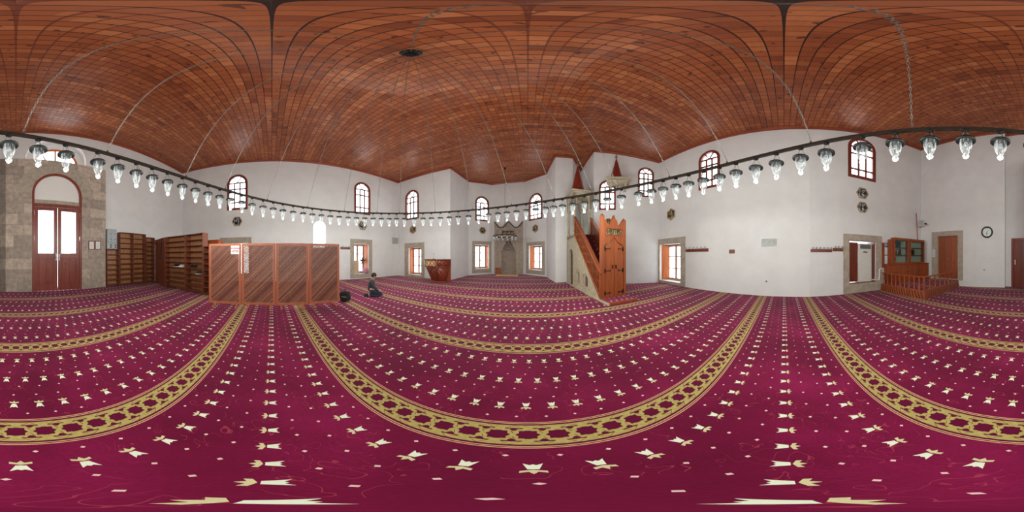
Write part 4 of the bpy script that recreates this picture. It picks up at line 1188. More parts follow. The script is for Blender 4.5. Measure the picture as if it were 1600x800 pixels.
pl.build('plank_front', WOOD_SHELF, cd)
MB().plate([inset(o_, -.03), inset(o_, .02)], -.012, .01).build('pane_frame', WOOD_SHELF, cd); MB().plate([o_], .02, .03).build('pane', GLASS_DARK, cd)
MB().plate([o_], .05, .055).build('dark_backing', BLACK, cd)
MB().box(0, L, -.03, .3, 2.5, 2.56).box(0, L, -.02, .0, 2.3, 2.44).build('cornice', WOOD_SHELF, cd)
pe = polar(316.5, 6.66); pm = polar(289, 7.42)
R1 = rack(pb, pm, 2.57, .34, 10, 'shoe rack holding the black and the white shoes', .06)
pm2 = pm + (pe - pm).normalized() * .01
R2 = rack(pm2, pe, 2.57, .34, 10, 'shoe rack holding two pairs of black shoes, ending in a pale orange side', .06)
pe2 = pe + (pe - pm).normalized() * .01
pf = pe + (pe - pm).normalized() * .62
R3_ = rack(pe2, pf, 2.0, .34, 8, 'half hidden lower shoe rack next to the lattice screen', .06)
cb = polar(329, 7.35)
cup = thing('cupboard', 'orange plywood cupboard top showing behind the rack next to the screen', 'cupboard', cb, math.radians(70))
MB().box(-.42, .42, 0, .4, 0, 2.28).box(-.44, .44, -.02, .42, 2.28, 2.32).build('carcass', WOOD_CAB, cup, .006)
MB().box(-.40, -.01, -.02, 0, .08, 2.22).build('door', WOOD_CAB, cup, .004); MB().box(.01, .40, -.02, 0, .08, 2.22).build('door', WOOD_CAB, cup, .004)

def shoe_mesh(ln=.27, w=.095, h=.1):
    up, so = MB(), MB(); rings = []; srs = []
    for k in range(9):
        u = k / 8; y = -ln / 2 + ln * u
        ww = w / 2 * (.62 + .5 * math.sin(PI * min(1, .12 + u * .82)) ** .8) * (1 if u < .93 else .7)
        if k in (0,): ww *= .7
        hh = h * (1 if u < .35 else max(.32, 1 - (u - .35) * 1.25))
        rings.append([(ww * math.cos(a), y, .022 + hh * max(0, math.sin(a)) ** .7) for a in [PI * j / 8 for j in range(9)]])
        srs.append([(-ww * 1.06, y, 0), (ww * 1.06, y, 0), (ww * 1.04, y, .026), (-ww * 1.04, y, .026)])
    up.loft(rings, None, True); so.loft(srs); return up, so
def shoe(rk, x, zi, upper, sole, label, group, dy=.14, turn=PI):
    r, A, t, L, zs = rk; n = Vector((-t.y, t.x, 0))
    u = Vector((math.sin(az(x)), math.cos(az(x)), 0)); P0 = A + n * dy
    d = P0.dot(n) / u.dot(n); p = u * d
    o = thing('shoe', label, 'shoe', Vector((p.x, p.y, zs[zi] + .0225)), math.atan2(t.y, t.x) + turn, group)
    a, b = shoe_mesh(); a.build('upper', upper, o); b.build('sole', sole, o)
    MB().tube([(-.02, -.02, .1), (.02, .01, .088), (-.02, .02, .082), (.02, .05, .07)], .004, 5).build('lace', sole, o)
shoe(R1, 273.5, 4, BLACK, WHITE, 'left shoe of the black pair with white soles on the rack', 'shoes on the racks')
shoe(R1, 277.6, 4, BLACK, WHITE, 'right shoe of the black pair with white soles on the rack', 'shoes on the racks')
shoe(R1, 282, 4, WHITE, WHITE, 'left shoe of the all-white pair on the rack', 'shoes on the racks')
shoe(R1, 285.8, 4, WHITE, WHITE, 'right shoe of the all-white pair on the rack', 'shoes on the racks')
shoe(R2, 299.2, 4, BLACK, DARKGREY, 'left shoe of the all-black pair on the upper shelf', 'shoes on the racks')
shoe(R2, 304, 4, BLACK, DARKGREY, 'right shoe of the all-black pair on the upper shelf', 'shoes on the racks')
shoe(R2, 308.4, 3, DARKGREY, WHITE, 'left grey shoe with white sole, one shelf below the all-black pair', 'shoes on the racks')
shoe(R2, 312, 3, DARKGREY, WHITE, 'right grey shoe with white sole, one shelf below the all-black pair', 'shoes on the racks')

# grey electric cabinet on the low rack
ea, eb = wp(168), wp(183.3); t = (eb - ea).normalized(); L = (eb - ea).length
ec = thing('electric_cabinet', 'grey metal electric cabinet with a row of sockets standing on the low shoe rack', 'electric cabinet', ea + Vector((0, 0, HL)), math.atan2(t.y, t.x))
MB().box(0, L, .06, .33, 0, 1.04).build('housing', GREYMETAL, ec, .008)
for x0, x1 in ((.02, L * .45), (L * .46, L - .02)):
    dr = MB().box(x0, x1, .035, .06, .3, 1.02).build('door', GREYMETAL, ec, .006)
    for zz in (.5, .78): MB().lathe([(0, 0), (.022, 0), (.022, .02), (0, .022)], 10, Matrix.Translation(((x0 + x1) / 2 + .05, .035, zz)) @ Matrix.Rotation(PI / 2, 4, 'X')).build('lock', DARKGREY, dr)
for k in range(4):
    for zz in (.09, .2):
        MB().lathe([(0, .0), (.035, 0), (.035, .03), (.022, .034), (.018, .01), (0, .01)], 12, Matrix.Translation((L * (.14 + .24 * k), .06, zz)) @ Matrix.Rotation(PI / 2, 4, 'X')).build('socket', DARKGREY if k % 2 else OFFWHITE, ec)

# two framed notices on the stone
for x0, x1, nm in ((138.2, 147.4, 'left'), (148.2, 157.4, 'right')):
    a0, a1, z0, z1 = wbox(BLK, x0, 376.5, x1, 390)
    w = (a1 - a0) / 2
    f = thing('framed_notice', ('framed notice on the stone wall, the one nearer the entrance door' if nm == 'left' else 'framed notice on the stone wall, the one nearer the electric cabinet'), 'picture frame', wpt(BLK, (a0 + a1) / 2, -.002, z0), BLK.rz, 'framed notices by the door')
    hh = z1 - z0
    MB().plate([rect(-w, w, 0, hh), rect(-w + .035, w - .035, .035, hh - .035)], -.03, 0).build('frame', WOOD_RED, f)
    MB().box(-w + .03, w - .03, -.015, -.005, .03, hh - .03).build('sheet', PAPER, f)
    q = MB()
    for k in range(7): q.box(-w + .07, w - .07 - (.05 if k % 3 == 2 else 0), -.0165, -.0145, hh * (.2 + .09 * k), hh * (.2 + .09 * k) + .012)
    q.build('print', GREY, f)

# ================================================================== back corner: railed platform, cabinets
DK = .32
F0 = Vector((3.36, -4.79, 0)); XR = 5.72; YB = -7.86
pf_ = thing('railed_platform', 'low carpeted wooden platform with a baluster railing in the corner by the plank door', 'platform', F0, 0)
dx, dy = XR - F0.x, YB - F0.y
MB().plate([[(.02, -.02), (dx, -.02), (dx - .12, dy), (.02, dy - .0)]], DK - .03, DK, None, 'xy').build('deck', CARPET, pf_)
fs = MB()
fs.loft([[(-.06, .06, 0), (dx, .06, 0), (dx, 0, DK + .01), (0, 0, DK + .01)], [(0, -.06, 0), (dx, -.06, 0), (dx, -.06, DK + .01), (0, -.06, DK + .01)]])
fs.loft([[(-.06, .06, 0), (-.06, dy, 0), (0, dy, DK + .01), (0, 0, DK + .01)], [(.06, 0, 0), (.06, dy, 0), (.06, dy, DK + .01), (.06, 0, DK + .01)]])
fs.build('fascia', WOOD_CAB, pf_)
sl = MB()
for k in range(17):
    x = .02 + k * dx / 17
    sl.bar((x, .058, .03), (min(x + .14, dx), .006, DK - .03), .026, .024)
for k in range(19):
    y = -.02 + k * dy / 19
    sl.bar((-.058, y, .03), (-.006, max(y - .14, dy), DK - .03), .026, .024)
sl.build('fascia_batten', WOOD_DARK, pf_)
RH = .83
rl = MB(); rl.bar((-.05, -.03, RH), (dx - .02, -.03, RH), .07, .04); rl.build('handrail', WOOD_CAB, pf_, .008)
rl = MB(); rl.bar((.03, .02, RH), (.03, -2.42, RH), .07, .04); rl.build('handrail', WOOD_CAB, pf_, .008)
def baluster(x, y, w=.07):
    MB().lathe([(w * .55, DK), (w * .55, DK + .1), (w * .35, DK + .13), (w * .6, DK + .24), (w * .38, DK + .36), (w * .55, DK + .4), (w * .55, RH - .02)], 10, Matrix.Translation((x, y, 0)), True, True).build('baluster', WOOD_CAB, pf_)
for k in range(1, 10): baluster(dx * k / 9.6, -.03)
for k in range(1, 7): baluster(.03, -2.38 * k / 6)
MB().box(0, .07, -.07, .0, DK, RH + .03).build('corner_post', WOOD_CAB, pf_, .006)

PC, QC = Vector((5.42, -4.95, 0)), Vector((5.08, -7.66, 0))
tC = (QC - PC).normalized(); nC = Vector((-tC.y, tC.x, 0)); LC = (QC - PC).length; rzC = math.atan2(tC.y, tC.x)
def cpx(x, off=0.0):
    u = Vector((math.sin(az(x)), math.cos(az(x)), 0)); p = PC + nC * off; return (u * (p.dot(nC) / u.dot(nC)) - p).dot(tC)
bc = thing('base_cabinet', 'long low pine cabinet on the platform along the white wall, under the bookcases', 'cabinet', PC + Vector((0, 0, DK)), rzC)
HB = .86
MB().box(0, LC, .02, .36, 0, HB).box(-.02, LC + .02, -.02, .38, HB, HB + .035).build('carcass', WOOD_CAB, bc, .005)
nD = 7
for k in range(nD):
    u0, u1 = LC * k / nD + .008, LC * (k + 1) / nD - .008
    dr = MB().plate([rect(u0, u1, .05, HB - .03), rect(u0 + .07, u1 - .07, .13, HB - .11)], 0, .022).box(u0 + .06, u1 - .06, .01, .02, .12, HB - .1).build('door', WOOD_ORANGE if k in (4, 6) else WOOD_CAB, bc, .003)
    MB().lathe([(0, -.03), (.018, -.026), (.018, -.012), (.008, 0)], 10, Matrix.Translation((u1 - .04 if k % 2 == 0 else u0 + .04, 0, HB * .6)) @ Matrix.Rotation(-PI / 2, 4, 'X')).build('knob', IRON, dr)
ZT = DK + HB + .035
BK_COL = [plain('book_green', (.03, .1, .1, 1), .5), plain('book_blue', (.04, .08, .14, 1), .5), plain('book_maroon', (.14, .03, .03, 1), .5),
          plain('book_black', (.02, .02, .022, 1), .5), plain('book_cream', (.7, .64, .5, 1), .6), plain('book_brown', (.16, .07, .035, 1), .5)]
def bookcase(x0, x1, label, nm, off, Hh, books):
    u0, u1 = cpx(x0, off), cpx(x1, off); L = u1 - u0
    org = PC + nC * off + tC * u0 + Vector((0, 0, ZT))
    r = thing('glazed_bookcase', label, 'bookcase', org, rzC, 'glazed bookcases')
    th = .03; D = .27
    MB().box(0, th, .02, D, 0, Hh).box(L - th, L, .02, D, 0, Hh).box(0, L, .02, D, Hh - th, Hh).box(0, L, .02, D, 0, th).box(-.02, L + .0, -.015, D, Hh, Hh + .03).build('carcass', WOOD_CAB, r, .004)
    MB().box(th, L - th, D - .012, D, th, Hh - th).build('back_panel', CREAM, r)
    zsh = [Hh * .34, Hh * .64]
    for z in zsh: MB().box(th, L - th, .04, D - .014, z, z + .02).build('shelf', WOOD_SHELF, r)
    fw = .085
    dr = MB().plate([rect(.004, L - .004, .004, Hh - .004), rect(fw, L - fw, fw, Hh - fw)], -.008, .02).build('door', WOOD_CAB, r, .004)
    MB().box(fw, L - fw, .004, .008, fw, Hh - fw).build('pane', GLASS_CASE, dr)
    for zz in (Hh * .16, Hh * .8): MB().box(.03 if nm == 'first' else L - .07, .07 if nm == 'first' else L - .03, -.016, -.006, zz, zz + .1).build('hinge', IRON, dr)
    MB().lathe([(0, -.03), (.014, -.026), (.008, 0)], 10, Matrix.Translation((L - .04 if nm == 'first' else .04, -.006, Hh * .5)) @ Matrix.Rotation(-PI / 2, 4, 'X')).build('knob', IRON, dr)
    for si, lst in books:
        zb = zsh[si] + .021; x = fw + .005; rnk = {}
        for k, (wd, hh, ci, ln) in enumerate(lst):
            M = Matrix.Translation((x, 0, 0)) @ Matrix.Rotation(0, 4, 'Y')
            if ln: M = Matrix.Translation((x + (hh * math.sin(ln) if ln > 0 else 0), 0, 0)) 
            cn = ['dark green', 'navy', 'maroon', 'black', 'cream', 'brown'][ci]
            lb = '%s book, %s from the left on the %s shelf of the %s bookcase' % (cn, ORD[k] if k < 7 else 'eighth', 'upper' if si else 'middle', 'wider' if nm == 'first' else 'narrower')
            b = thing('book', lb, 'book', org + tC * x + nC * .07 + Vector((0, 0, zb)), rzC, 'books in the glazed bookcases')
            R = Matrix.Rotation(ln, 4, 'Y')
            R = Matrix.Translation((hh * abs(math.sin(ln)) * (0), 0, wd * abs(math.sin(ln)) if ln > 0 else 0)) @ R
            MB().box(0, .003, 0, .15, 0, hh, R).box(wd - .003, wd, 0, .15, 0, hh, R).box(0, wd, 0, .004, 0, hh, R).build('cover', BK_COL[ci], b)
            MB().box(.003, wd - .003, .004, .145, .004, hh - .004, R).build('pages', PAPER, b)
            x += wd + .003 + (hh * abs(math.sin(ln)) if ln else 0)
HBK = 1.22
bookcase(1397.2, 1420.5, 'wider glazed bookcase with a row of dark green books', 'first', .02, HBK,
         [(1, [(.06, .3, 0, 0), (.06, .3, 0, 0), (.06, .3, 1, 0), (.06, .3, 0, 0), (.05, .27, 1, 0), (.045, .29, 3, 0)]),
          (0, [(.05, .16, 0, 0), (.05, .17, 0, 0), (.035, .26, 4, .38), (.04, .29, 2, 0), (.05, .3, 3, 0), (.05, .29, 3, 0)])])
bookcase(1421.5, 1444.5, 'narrower glazed bookcase nearest the room corner', 'second', .04, HBK,
         [(1, [(.05, .24, 3, 0), (.2, .28, 4, 0)]), (0, [(.05, .26, 4, 0), (.05, .25, 2, .2), (.05, .28, 3, 0), (.05, .28, 5, 0), (.05, .27, 3, 0)])])
u0, u1 = cpx(1391, .08), cpx(1396.8, .08)
sc_ = thing('side_cupboard', 'narrow plain pine cupboard between the calendar board and the wider bookcase', 'cupboard', PC + nC * .08 + tC * u0 + Vector((0, 0, ZT)), rzC)
u1 = min(u1, cpx(1397.2, .02) - .012)
MB().box(0, u1 - u0, 0, .2, 0, HBK - .06).build('carcass', WOOD_CAB, sc_, .006); MB().box(.01, u1 - u0 - .01, -.015, 0, .02, HBK - .08).build('door', WOOD_ORANGE, sc_, .004)

s12 = SEG[12]
a0, a1, z0, z1 = wbox(s12, 1377.8, 379.5, 1391, 418); c = (a0 + a1) / 2; w = (a1 - a0) / 2
nb = thing('notice_board', 'brown wooden board on the wall left of the bookcases, carrying two calendars', 'board', wpt(s12, c, 0, z0), s12.rz)
MB().box(-w, w, -.03, 0, 0, z1 - z0).build('panel', WOOD_CAB, nb, .005)
hh = z1 - z0
def calendar(x0, x1, za, zb, label, top, border):
    o = thing('wall_calendar', label, 'calendar', wpt(s12, c + (x0 + x1) / 2, -.03, z0 + za), s12.rz, 'calendars on the brown board')
    w = (x1 - x0) / 2; h = zb - za
    MB().box(-w, w, -.008, 0, 0, h).build('sheet', border, o)
    MB().box(-w + .015, w - .015, -.011, -.008, .03, h * (.62 if top else .95)).build('date_pad', PAPER, o)
    if top: MB().box(-w, w, -.01, -.008, h * .66, h).build('picture', SKYBLUE, o); MB().box(-w, w, -.0105, -.0095, h * .66, h * .76).build('ground_print', plain('green_print', (.1, .2, .08, 1), .7), o)
    q = MB()
    for k in range(5): q.box(-w + .04, w - .04, -.0125, -.0105, h * (.12 + .09 * k), h * (.12 + .09 * k) + .008)
    q.build('print', GREY, o)
calendar(-w * .42, w * .62, hh * .52, hh * .97, 'upper calendar on the brown board, with a blue sky picture', True, PAPER)
calendar(-w * .5, w * .75, hh * .13, hh * .5, 'lower calendar on the brown board, with a navy border', False, BLUE_INK)

# loudspeaker, staff and camera in the corner
p = polar(1439, 9.22, H0 + 9.22 * math.tan(el(353.5)))
ls = thing('loudspeaker', 'ivory loudspeaker box fixed in the room corner above the bookcases', 'loudspeaker', p, math.radians(-150 + 6))
MB().box(-.17, .17, -.13, .13, 0, .36).build('cabinet', OFFWHITE, ls, .012); MB().box(-.14, .14, -.142, -.13, .03, .33).build('grille', GREY, ls, .004)
MB().box(-.02, .02, .12, .34, -.02, .03).build('bracket', GREYMETAL, ls)
p2 = polar(1446, 9.1, H0 + 9.1 * math.tan(el(351)))
cam_ = thing('security_camera', 'tiny black camera on the back wall beside the ivory loudspeaker', 'camera', p2, math.radians(170))
MB().tube([(0, -.06, .05), (0, .1, .05)], .035, 10).build('body', IRON, cam_); MB().tube([(0, .08, .05), (0, .2, .02), (0, .42, .02)], .012, 6).build('arm', GREYMETAL, cam_)
tp_ = polar(1431.8, 9.12, H0 + 9.12 * math.tan(el(336.5))); bt_ = Vector((5.57, -7.5, DK))
sk = thing('wooden_staff', 'slim red staff leaning in the corner behind the narrower bookcase', 'staff', bt_)
MB().tube([(0, 0, 0), tp_ - bt_], .022, 8).build('shaft', REDSTICK, sk); MB().tube([tp_ - bt_, (tp_ - bt_) * 1.05], [.024, .006], 8).build('tip', IRON, sk)

# air conditioner in the window opening
s, c, w, z0, z1 = ACWIN
ax0 = hit(s, 1342.3, .22)[0] - c; ax1 = hit(s, 1362, .22)[0] - c; zt = z1 - .09
ac = thing('air_conditioner', 'tall white floor standing air conditioner in the stone framed opening', 'air conditioner', wpt(s, c, 0, z0), s.rz)
hh = zt - z0
MB().box(ax0, ax1, .22, .6, 0, hh).build('casing', OFFWHITE, ac, .015)
MB().box(ax0 + .06, ax1 - .06, .205, .225, hh * .86, hh * .97).build('outlet_recess', DARKGREY, ac)
q = MB()
for k in range(4): q.box(ax0 + .06, ax1 - .06, .196, .21, hh * (.865 + .028 * k), hh * (.865 + .028 * k) + .012)
q.build('louvre', GREY, ac)
MB().box((ax0 + ax1) / 2 - .12, (ax0 + ax1) / 2 + .1, .21, .222, hh * .765, hh * .79).build('display', BLACK_GLOSS, ac)
q = MB()
for k in range(14): q.box(ax0 + .05, ax1 - .05, .208, .225, hh * (.06 + .024 * k), hh * (.06 + .024 * k) + .018)
q.build('intake_grille', OFFWHITE, ac)
bx = hit(s, 1340.6, .3)[0] - c
MB().box(-w + .01, bx, .3, .34, z0 + .03, z1 - .05).box(-w + .06, bx - .06, .285, .3, z0 + .3, z1 - .2).build('shutter', WOOD_RED, ACW, .004)
MB().box(w - .045, w - .004, .1, .72, z0 + .03, z1 - .03).build('shutter', WOOD_RED, ACW, .004)
MB().box(-w, w, .0, .62, z0 - .0, z0 + .012).build('sill_board', WOOD_RED, ACW)
# pipe
pz = lambda y, x: H0 + hit(s12, x, -.08)[1] * math.tan(el(y))
P = [(1363, 437, .2), (1366, 437.2, -.08), (1374, 437.5, -.08), (1374.3, 420.5, -.08), (1379.5, 419.5, -.08)]
pp = []
for x, y, off in P:
    a, d = hit(s12, x, off); pp.append(wpt(s12, a, off, H0 + d * math.tan(el(y))))
o = MB().tube(pp, .035, 10).tube([p + Vector((0, 0, .085)) for p in pp[1:3]] + [pp[2] + Vector((0, 0, .085)) - s12.t * .02], .02, 8).build('drain_pipe', WHITE)
tag(o, 'white pipe stepping from the air conditioner up to the pine cabinet', 'pipe')

# things in the left window
s, c, w, z0, z1 = FANWIN
fx = lambda x, off: hit(s, x, off)[0] - c
fn = thing('electric_fan', 'dark pedestal fan standing in the stone window recess', 'fan', wpt(s, c + fx(566.5, .42), .44, z0), s.rz)
MB().lathe([(0, 0), (.2, 0), (.2, .03), (.04, .06), (0, .06)], 16).build('base', DARKGREY, fn)
MB().tube([(0, 0, .05), (0, 0, .8)], .022, 8).build('pole', DARKGREY, fn)
rg = MB(); 
for rr in (.24, .16, .08): rg.tube([(rr * math.cos(a), -.1, .95 + rr * math.sin(a)) for a in [2 * PI * k / 24 for k in range(24)]], .009, 5, True)
for k in range(16):
    a = 2 * PI * k / 16; rg.tube([(0, -.12, .95), (.24 * math.cos(a), -.1, .95 + .24 * math.sin(a))], .005, 4)
rg.build('grille', DARKGREY, fn)
bl_ = MB()
for k in range(4):
    a = 2 * PI * k / 4; M = Matrix.Translation((0, -.04, .95)) @ Matrix.Rotation(a, 4, 'Y') @ Matrix.Rotation(.4, 4, 'Z')
    bl_.plate([[(.02, -.03), (.2, -.09), (.21, .06), (.02, .03)]], -.004, .004, M)
bl_.build('blade', BLACK_GLOSS, fn); MB().lathe([(0, -.08), (.07, -.07), (.08, .06), (0, .1)], 12, Matrix.Translation((0, .02, .95)) @ Matrix.Rotation(PI / 2, 4, 'X')).build('motor', DARKGREY, fn)
o = blob(MB(), 0, 0, .2, .2, .16, .2, .8).build('cloth_bundle', PINK); o.location = wpt(s, c + fx(570.5, .16), .17, z0); tag(o, 'round pink cloth bundle on the window sill beside the fan', 'cloth')
o = MB().box(-.2, .2, -.02, .02, 0, .95, Matrix.Rotation(-.12, 4, 'X')).build('leaning_board', BEIGE, None, .004); o.location = wpt(s, c + fx(557, .3), .28, z0 + .003); o.rotation_euler = (0, 0, s.rz); tag(o, 'beige board leaning in the window recess beside the fan', 'board')

# ================================================================== small things on the walls
def on_wall(s, x0, y0, x1, y1):
    a0, a1, z0, z1 = wbox(s, x0, y0, x1, y1); return (a0 + a1) / 2, (a1 - a0) / 2, z0, z1
def coat_rack(si, x0, y0, x1, y1, n, label):
    s = SEG[si]; c, w, z0, z1 = on_wall(s, x0, y0, x1, y1); h = z1 - z0
    t = thing('coat_rack', label, 'coat rack', wpt(s, c, 0, z0), s.rz, 'wooden coat racks')
    MB().box(-w, w, -.03, 0, 0, h * .75).build('board', WOOD_RED, t, .005)
    for k in range(n):
        u = -w + 2 * w * (k + .5) / n
        MB().tube([(u, -.02, h * .6), (u, -.09, h * .7), (u, -.12, h * 1.0)], .018, 8).lathe([(0, 0), (.035, .01), (.035, .03), (0, .045)], 10, Matrix.Translation((u, -.12, h * .95))).build('peg', GREYMETAL, t)
coat_rack(0, 531.8, 385, 546.8, 389.5, 3, 'short wooden coat rack between the lattice screen and the fan window')
coat_rack(11, 1071.8, 387, 1107, 393.5, 6, 'wooden coat rack with six pegs right of the shuttered stone window')
coat_rack(12, 1266.5, 387.5, 1300, 394, 6, 'wooden coat rack with six pegs near the air conditioner')
coat_rack(12, 1301, 386, 1317, 392.5, 3, 'shorter coat rack touching the stone frame of the air conditioner')
s = SEG[11]; c, w, z0, z1 = on_wall(s, 1139.5, 390, 1148, 396)
t = thing('wall_hook', 'lone small wooden peg block on the bare white wall', 'hook', wpt(s, c, 0, z0), s.rz)
MB().box(-w, w, -.03, 0, 0, z1 - z0).build('block', WOOD_RED, t, .004)
for u in (-w * .5, w * .45): MB().tube([(u, -.02, .08), (u, -.1, .09), (u, -.12, .13)], .016, 8).build('peg', GREYMETAL, t)
c, w, z0, z1 = on_wall(s, 1188.3, 371.3, 1216, 387.3)
t = thing('framed_picture', 'white framed grey picture under glass alone on the bare white wall', 'picture', wpt(s, c, 0, z0), s.rz)
MB().plate([rect(-w, w, 0, z1 - z0), rect(-w + .045, w - .045, .045, z1 - z0 - .045)], -.035, 0).build('frame', WHITE, t, .004)
gp, nt, b, _o = new_mat('grey_map_print'); v = coords(nt); nz = noise(nt, v, 7, 4, .6)
nt.links.new(ramp(nt, nz, [(.35, (.27, .28, .27, 1)), (.65, (.42, .44, .43, 1))]), b.inputs['Base Color']); b.inputs['Roughness'].default_value = .15
MB().box(-w + .04, w - .04, -.02, -.005, .04, z1 - z0 - .04).build('picture_sheet', gp, t)
for si, x, y, lb in ((13, 1538, 421.7, 'small wall socket low on the back wall below the clock'), (11, 1197.5, 439.5, 'small wall socket low on the white wall under the framed picture')):
    s = SEG[si]; a, d = hit(s, x); t = thing('wall_socket', lb, 'socket', wpt(s, a, 0, H0 + d * math.tan(el(y))), s.rz)
    MB().box(-.05, .05, -.012, 0, -.05, .05).build('plate', OFFWHITE, t, .004); MB().lathe([(.03, 0), (.03, .012), (.024, .013), (.02, .004), (0, .004)], 14, Matrix.Translation((0, -.01, 0)) @ Matrix.Rotation(PI / 2, 4, 'X')).build('outlet', DARKGREY, t)
# clock
s = SEG[13]; a, d = hit(s, 1542.3); R = 9.3 * .225 * PI / 180 * d
t = thing('wall_clock', 'round black rimmed clock with a pale face on the back wall', 'clock', wpt(s, a, 0, H0 + d * math.tan(el(362.8))), s.rz)
RX = Matrix.Rotation(PI / 2, 4, 'X')
MB().lathe([(R * .74, .0), (R, 0), (R, .04), (R * .94, .06), (R * .84, .055), (R * .79, .03), (R * .74, .03)], 40, RX).build('rim', IRON_BROWN, t)
MB().lathe([(0, .012), (R * .83, .012), (R * .83, .0), (0, 0)], 40, RX).build('face', plain('clock_face', (.72, .78, .76, 1), .3), t)
for k in range(12):
    a_ = 2 * PI * k / 12; MB().bar((R * .66 * math.sin(a_), -.014, R * .66 * math.cos(a_)), (R * .75 * math.sin(a_), -.014, R * .75 * math.cos(a_)), .018 if k % 3 else .03, .004).build('hour_mark', DARKGREY, t)
for ln, wd, ang, nm in ((R * .42, .02, 198, 'hour_hand'), (R * .62, .014, 182, 'minute_hand'), (R * .66, .005, 8, 'second_hand')):
    a_ = math.radians(ang); MB().bar((-.05 * math.sin(a_), -.019, -.05 * math.cos(a_)), (ln * math.sin(a_), -.019, ln * math.cos(a_)), wd, .004).build(nm, BLACK_GLOSS, t)

# ================================================================== kneeling person
PP = floor_at(579.5, 463.0)
hd = math.radians(-8)
pe_ = thing('person', 'person in charcoal top and dark jeans kneeling on the carpet near the screen', 'person', PP, math.radians(90) + hd - math.radians(5.6) - math.radians(22))
def skin_mesh(name, pts, edges, mat, parent, root=0, sub=2):
    me = bpy.data.meshes.new(name); me.from_pydata([p[:3] for p in pts], edges, []); o = bpy.data.objects.new(name, me); C.objects.link(o)
    m = o.modifiers.new('skin', 'SKIN'); m.use_smooth_shade = True; 
    sv = me.skin_vertices[0].data if me.skin_vertices else None
    if sv is None:
        bm = bmesh.new(); bm.from_mesh(me); bm.verts.layers.skin.verify(); bm.to_mesh(me); bm.free(); sv = me.skin_vertices[0].data
    for i, p in enumerate(pts):
        r = p[3]; sv[i].radius = r if isinstance(r, tuple) else (r, r); sv[i].use_root = (i == root)
    sm = o.modifiers.new('sub', 'SUBSURF'); sm.levels = sm.render_levels = sub
    bpy.context.view_layer.update()
    dg = bpy.context.evaluated_depsgraph_get(); nm = bpy.data.meshes.new_from_object(o.evaluated_get(dg))
    bpy.data.objects.remove(o); nm.name = name; nm.materials.clear(); nm.materials.append(mat)
    nm.polygons.foreach_set('use_smooth', [True] * len(nm.polygons))
    o = bpy.data.objects.new(name, nm); C.objects.link(o); o.parent = parent; return o
# +x is forward; kneeling, seated on the heels, head bowed
body = [(0, 0, .24, .10), (.0, 0, .38, .105), (.03, 0, .54, .115), (.06, 0, .63, .09), (.085, 0, .70, .05), (.10, 0, .745, .048), (.125, 0, .80, .082), (.15, 0, .85, .078), (.155, 0, .885, .05)]
be = [(i, i + 1) for i in range(8)]
for sg_ in (-1, 1):
    b0 = len(body)
    body += [(.05, sg_ * .165, .625, .052), (.06, sg_ * .235, .46, .04), (.2, sg_ * .2, .30, .034), (.30, sg_ * .15, .245, .026), (.34, sg_ * .135, .235, .03)]
    be += [(3, b0)] + [(b0 + i, b0 + i + 1) for i in range(4)]
    h = b0 + 4
    for f, (fy, ln) in enumerate(((-.03, .055), (-.01, .07), (.01, .066), (.03, .05))):
        q = len(body); body += [(.372, sg_ * .135 + fy, .235, .009), (.372 + ln * .6, sg_ * .135 + fy * 1.15, .226, .0085), (.372 + ln, sg_ * .135 + fy * 1.2, .208, .007)]
        be += [(h, q), (q, q + 1), (q + 1, q + 2)]
    q = len(body); body += [(.335, sg_ * .135 - sg_ * .038, .233, .010), (.365, sg_ * .135 - sg_ * .055, .225, .008)]; be += [(h, q), (q, q + 1)]
    b0 = len(body)
    body += [(.04, sg_ * .09, .21, .088), (.38, sg_ * .125, .14, .062), (.42, sg_ * .125, .075, .055), (.2, sg_ * .11, .06, .052), (-.06, sg_ * .09, .055, .038), (-.2, sg_ * .085, .04, .032)]
    be += [(0, b0)] + [(b0 + i, b0 + i + 1) for i in range(5)]
skin_mesh('body', body, be, SKIN, pe_)
tops = [(0, 0, .17, .13), (.0, 0, .38, (.135, .12)), (.03, 0, .54, (.145, .13)), (.055, 0, .63, .108), (.08, 0, .69, .062)]
te = [(0, 1), (1, 2), (2, 3), (3, 4)]
for sg_ in (-1, 1):
    b0 = len(tops); tops += [(.05, sg_ * .17, .63, .066), (.06, sg_ * .24, .46, .055), (.2, sg_ * .203, .305, .047), (.28, sg_ * .16, .255, .04)]; te += [(3, b0)] + [(b0 + i, b0 + i + 1) for i in range(3)]
skin_mesh('jumper', tops, te, HOODIE, pe_)
trs = [(0, 0, .22, .125), (0, 0, .34, .115)]; te = [(0, 1)]
for sg_ in (-1, 1):
    b0 = len(trs); trs += [(.05, sg_ * .095, .205, .1), (.38, sg_ * .125, .145, .074), (.425, sg_ * .125, .078, .066), (.2, sg_ * .11, .07, .062), (-.08, sg_ * .09, .062, .05)]; te += [(0, b0)] + [(b0 + i, b0 + i + 1) for i in range(4)]
skin_mesh('jeans', trs, te, JEANS, pe_)
for sg_ in (-1, 1): skin_mesh('sock', [(-.08, sg_ * .09, .056, .044), (-.17, sg_ * .086, .05, .042), (-.27, sg_ * .082, .04, .03)], [(0, 1), (1, 2)], BLACK, pe_)
hm = blob(MB(), .118, 0, .855, .105, .092, .1, 1.0, 18, 10)
hm.build('hair', HAIR, pe_)
blob(MB(), .205, 0, .815, .018, .014, .022, 1, 8, 6).build('nose', SKIN, pe_)
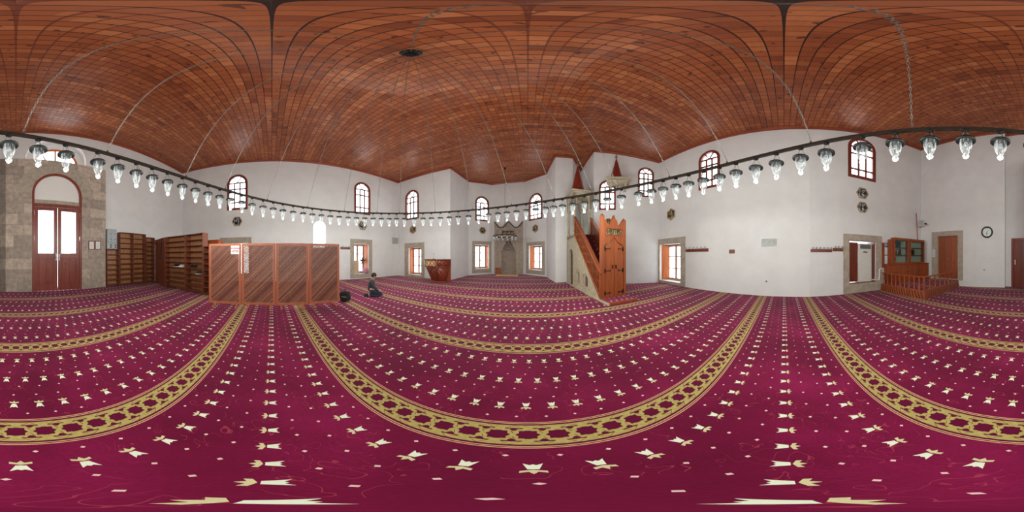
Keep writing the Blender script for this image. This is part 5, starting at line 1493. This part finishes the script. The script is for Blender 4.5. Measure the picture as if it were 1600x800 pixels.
for sg_ in (-1, 1): blob(MB(), .13, sg_ * .088, .815, .018, .012, .03, 1, 8, 6).build('ear', SKIN, pe_)
for sg_ in (-1, 1): blob(MB(), .198, sg_ * .032, .838, .008, .012, .008, 1, 8, 6).build('eye', DARKGREY, pe_)
MB().tube([(.196, -.022, .775), (.2, 0, .774), (.196, .022, .775)], .005, 6).build('mouth', DARKGREY, pe_)

# ================================================================== light, sky and camera
wd = bpy.data.worlds.new('overcast_sky'); sc.world = wd; wd.use_nodes = True
bg = wd.node_tree.nodes['Background']; bg.inputs[0].default_value = (.92, .98, 1.0, 1); bg.inputs[1].default_value = 4.5
for k, (p, w, h, out) in enumerate(PORTALS):
    L = bpy.data.lights.new('daylight_portal', 'AREA'); L.shape = 'RECTANGLE'; L.size = w * 1.02; L.size_y = h * 1.02; L.cycles.is_portal = True
    o = bpy.data.objects.new('daylight_portal', L); C.objects.link(o); o.location = p
    o.rotation_euler = (-out).to_track_quat('-Z', 'Z').to_euler()
for x in LX:  # fill lights added below the unlit lamps to brighten the hall
    th = rail_theta(x); p = rail_pt(th, -.64)
    L = bpy.data.lights.new('added_fill_light', 'POINT'); L.energy = 13.5; L.shadow_soft_size = 0; L.color = (.94, 1, .93)
    o = bpy.data.objects.new('added_fill_light', L); C.objects.link(o); o.location = p
cam = bpy.data.cameras.new('camera'); co = bpy.data.objects.new('camera', cam); C.objects.link(co)
co.location = (0, 0, H0); co.rotation_euler = (PI / 2, 0, 0)
cam.type = 'PANO'; cam.clip_start = .01; cam.clip_end = 200
try: cam.cycles.panorama_type = 'EQUIRECTANGULAR'
except Exception: cam.panorama_type = 'EQUIRECTANGULAR'
sc.camera = co
vs_ = sc.view_settings; vs_.view_transform = 'Standard'; vs_.look = 'None'; vs_.exposure = .42; vs_.gamma = 1; vs_.use_curve_mapping = False
cy = sc.cycles
cy.max_bounces = 14; cy.diffuse_bounces = 8; cy.glossy_bounces = 4; cy.transparent_max_bounces = 24; cy.transmission_bounces = 6
cy.use_denoising = True; cy.sample_clamp_indirect = 12; cy.caustics_reflective = False; cy.caustics_refractive = False
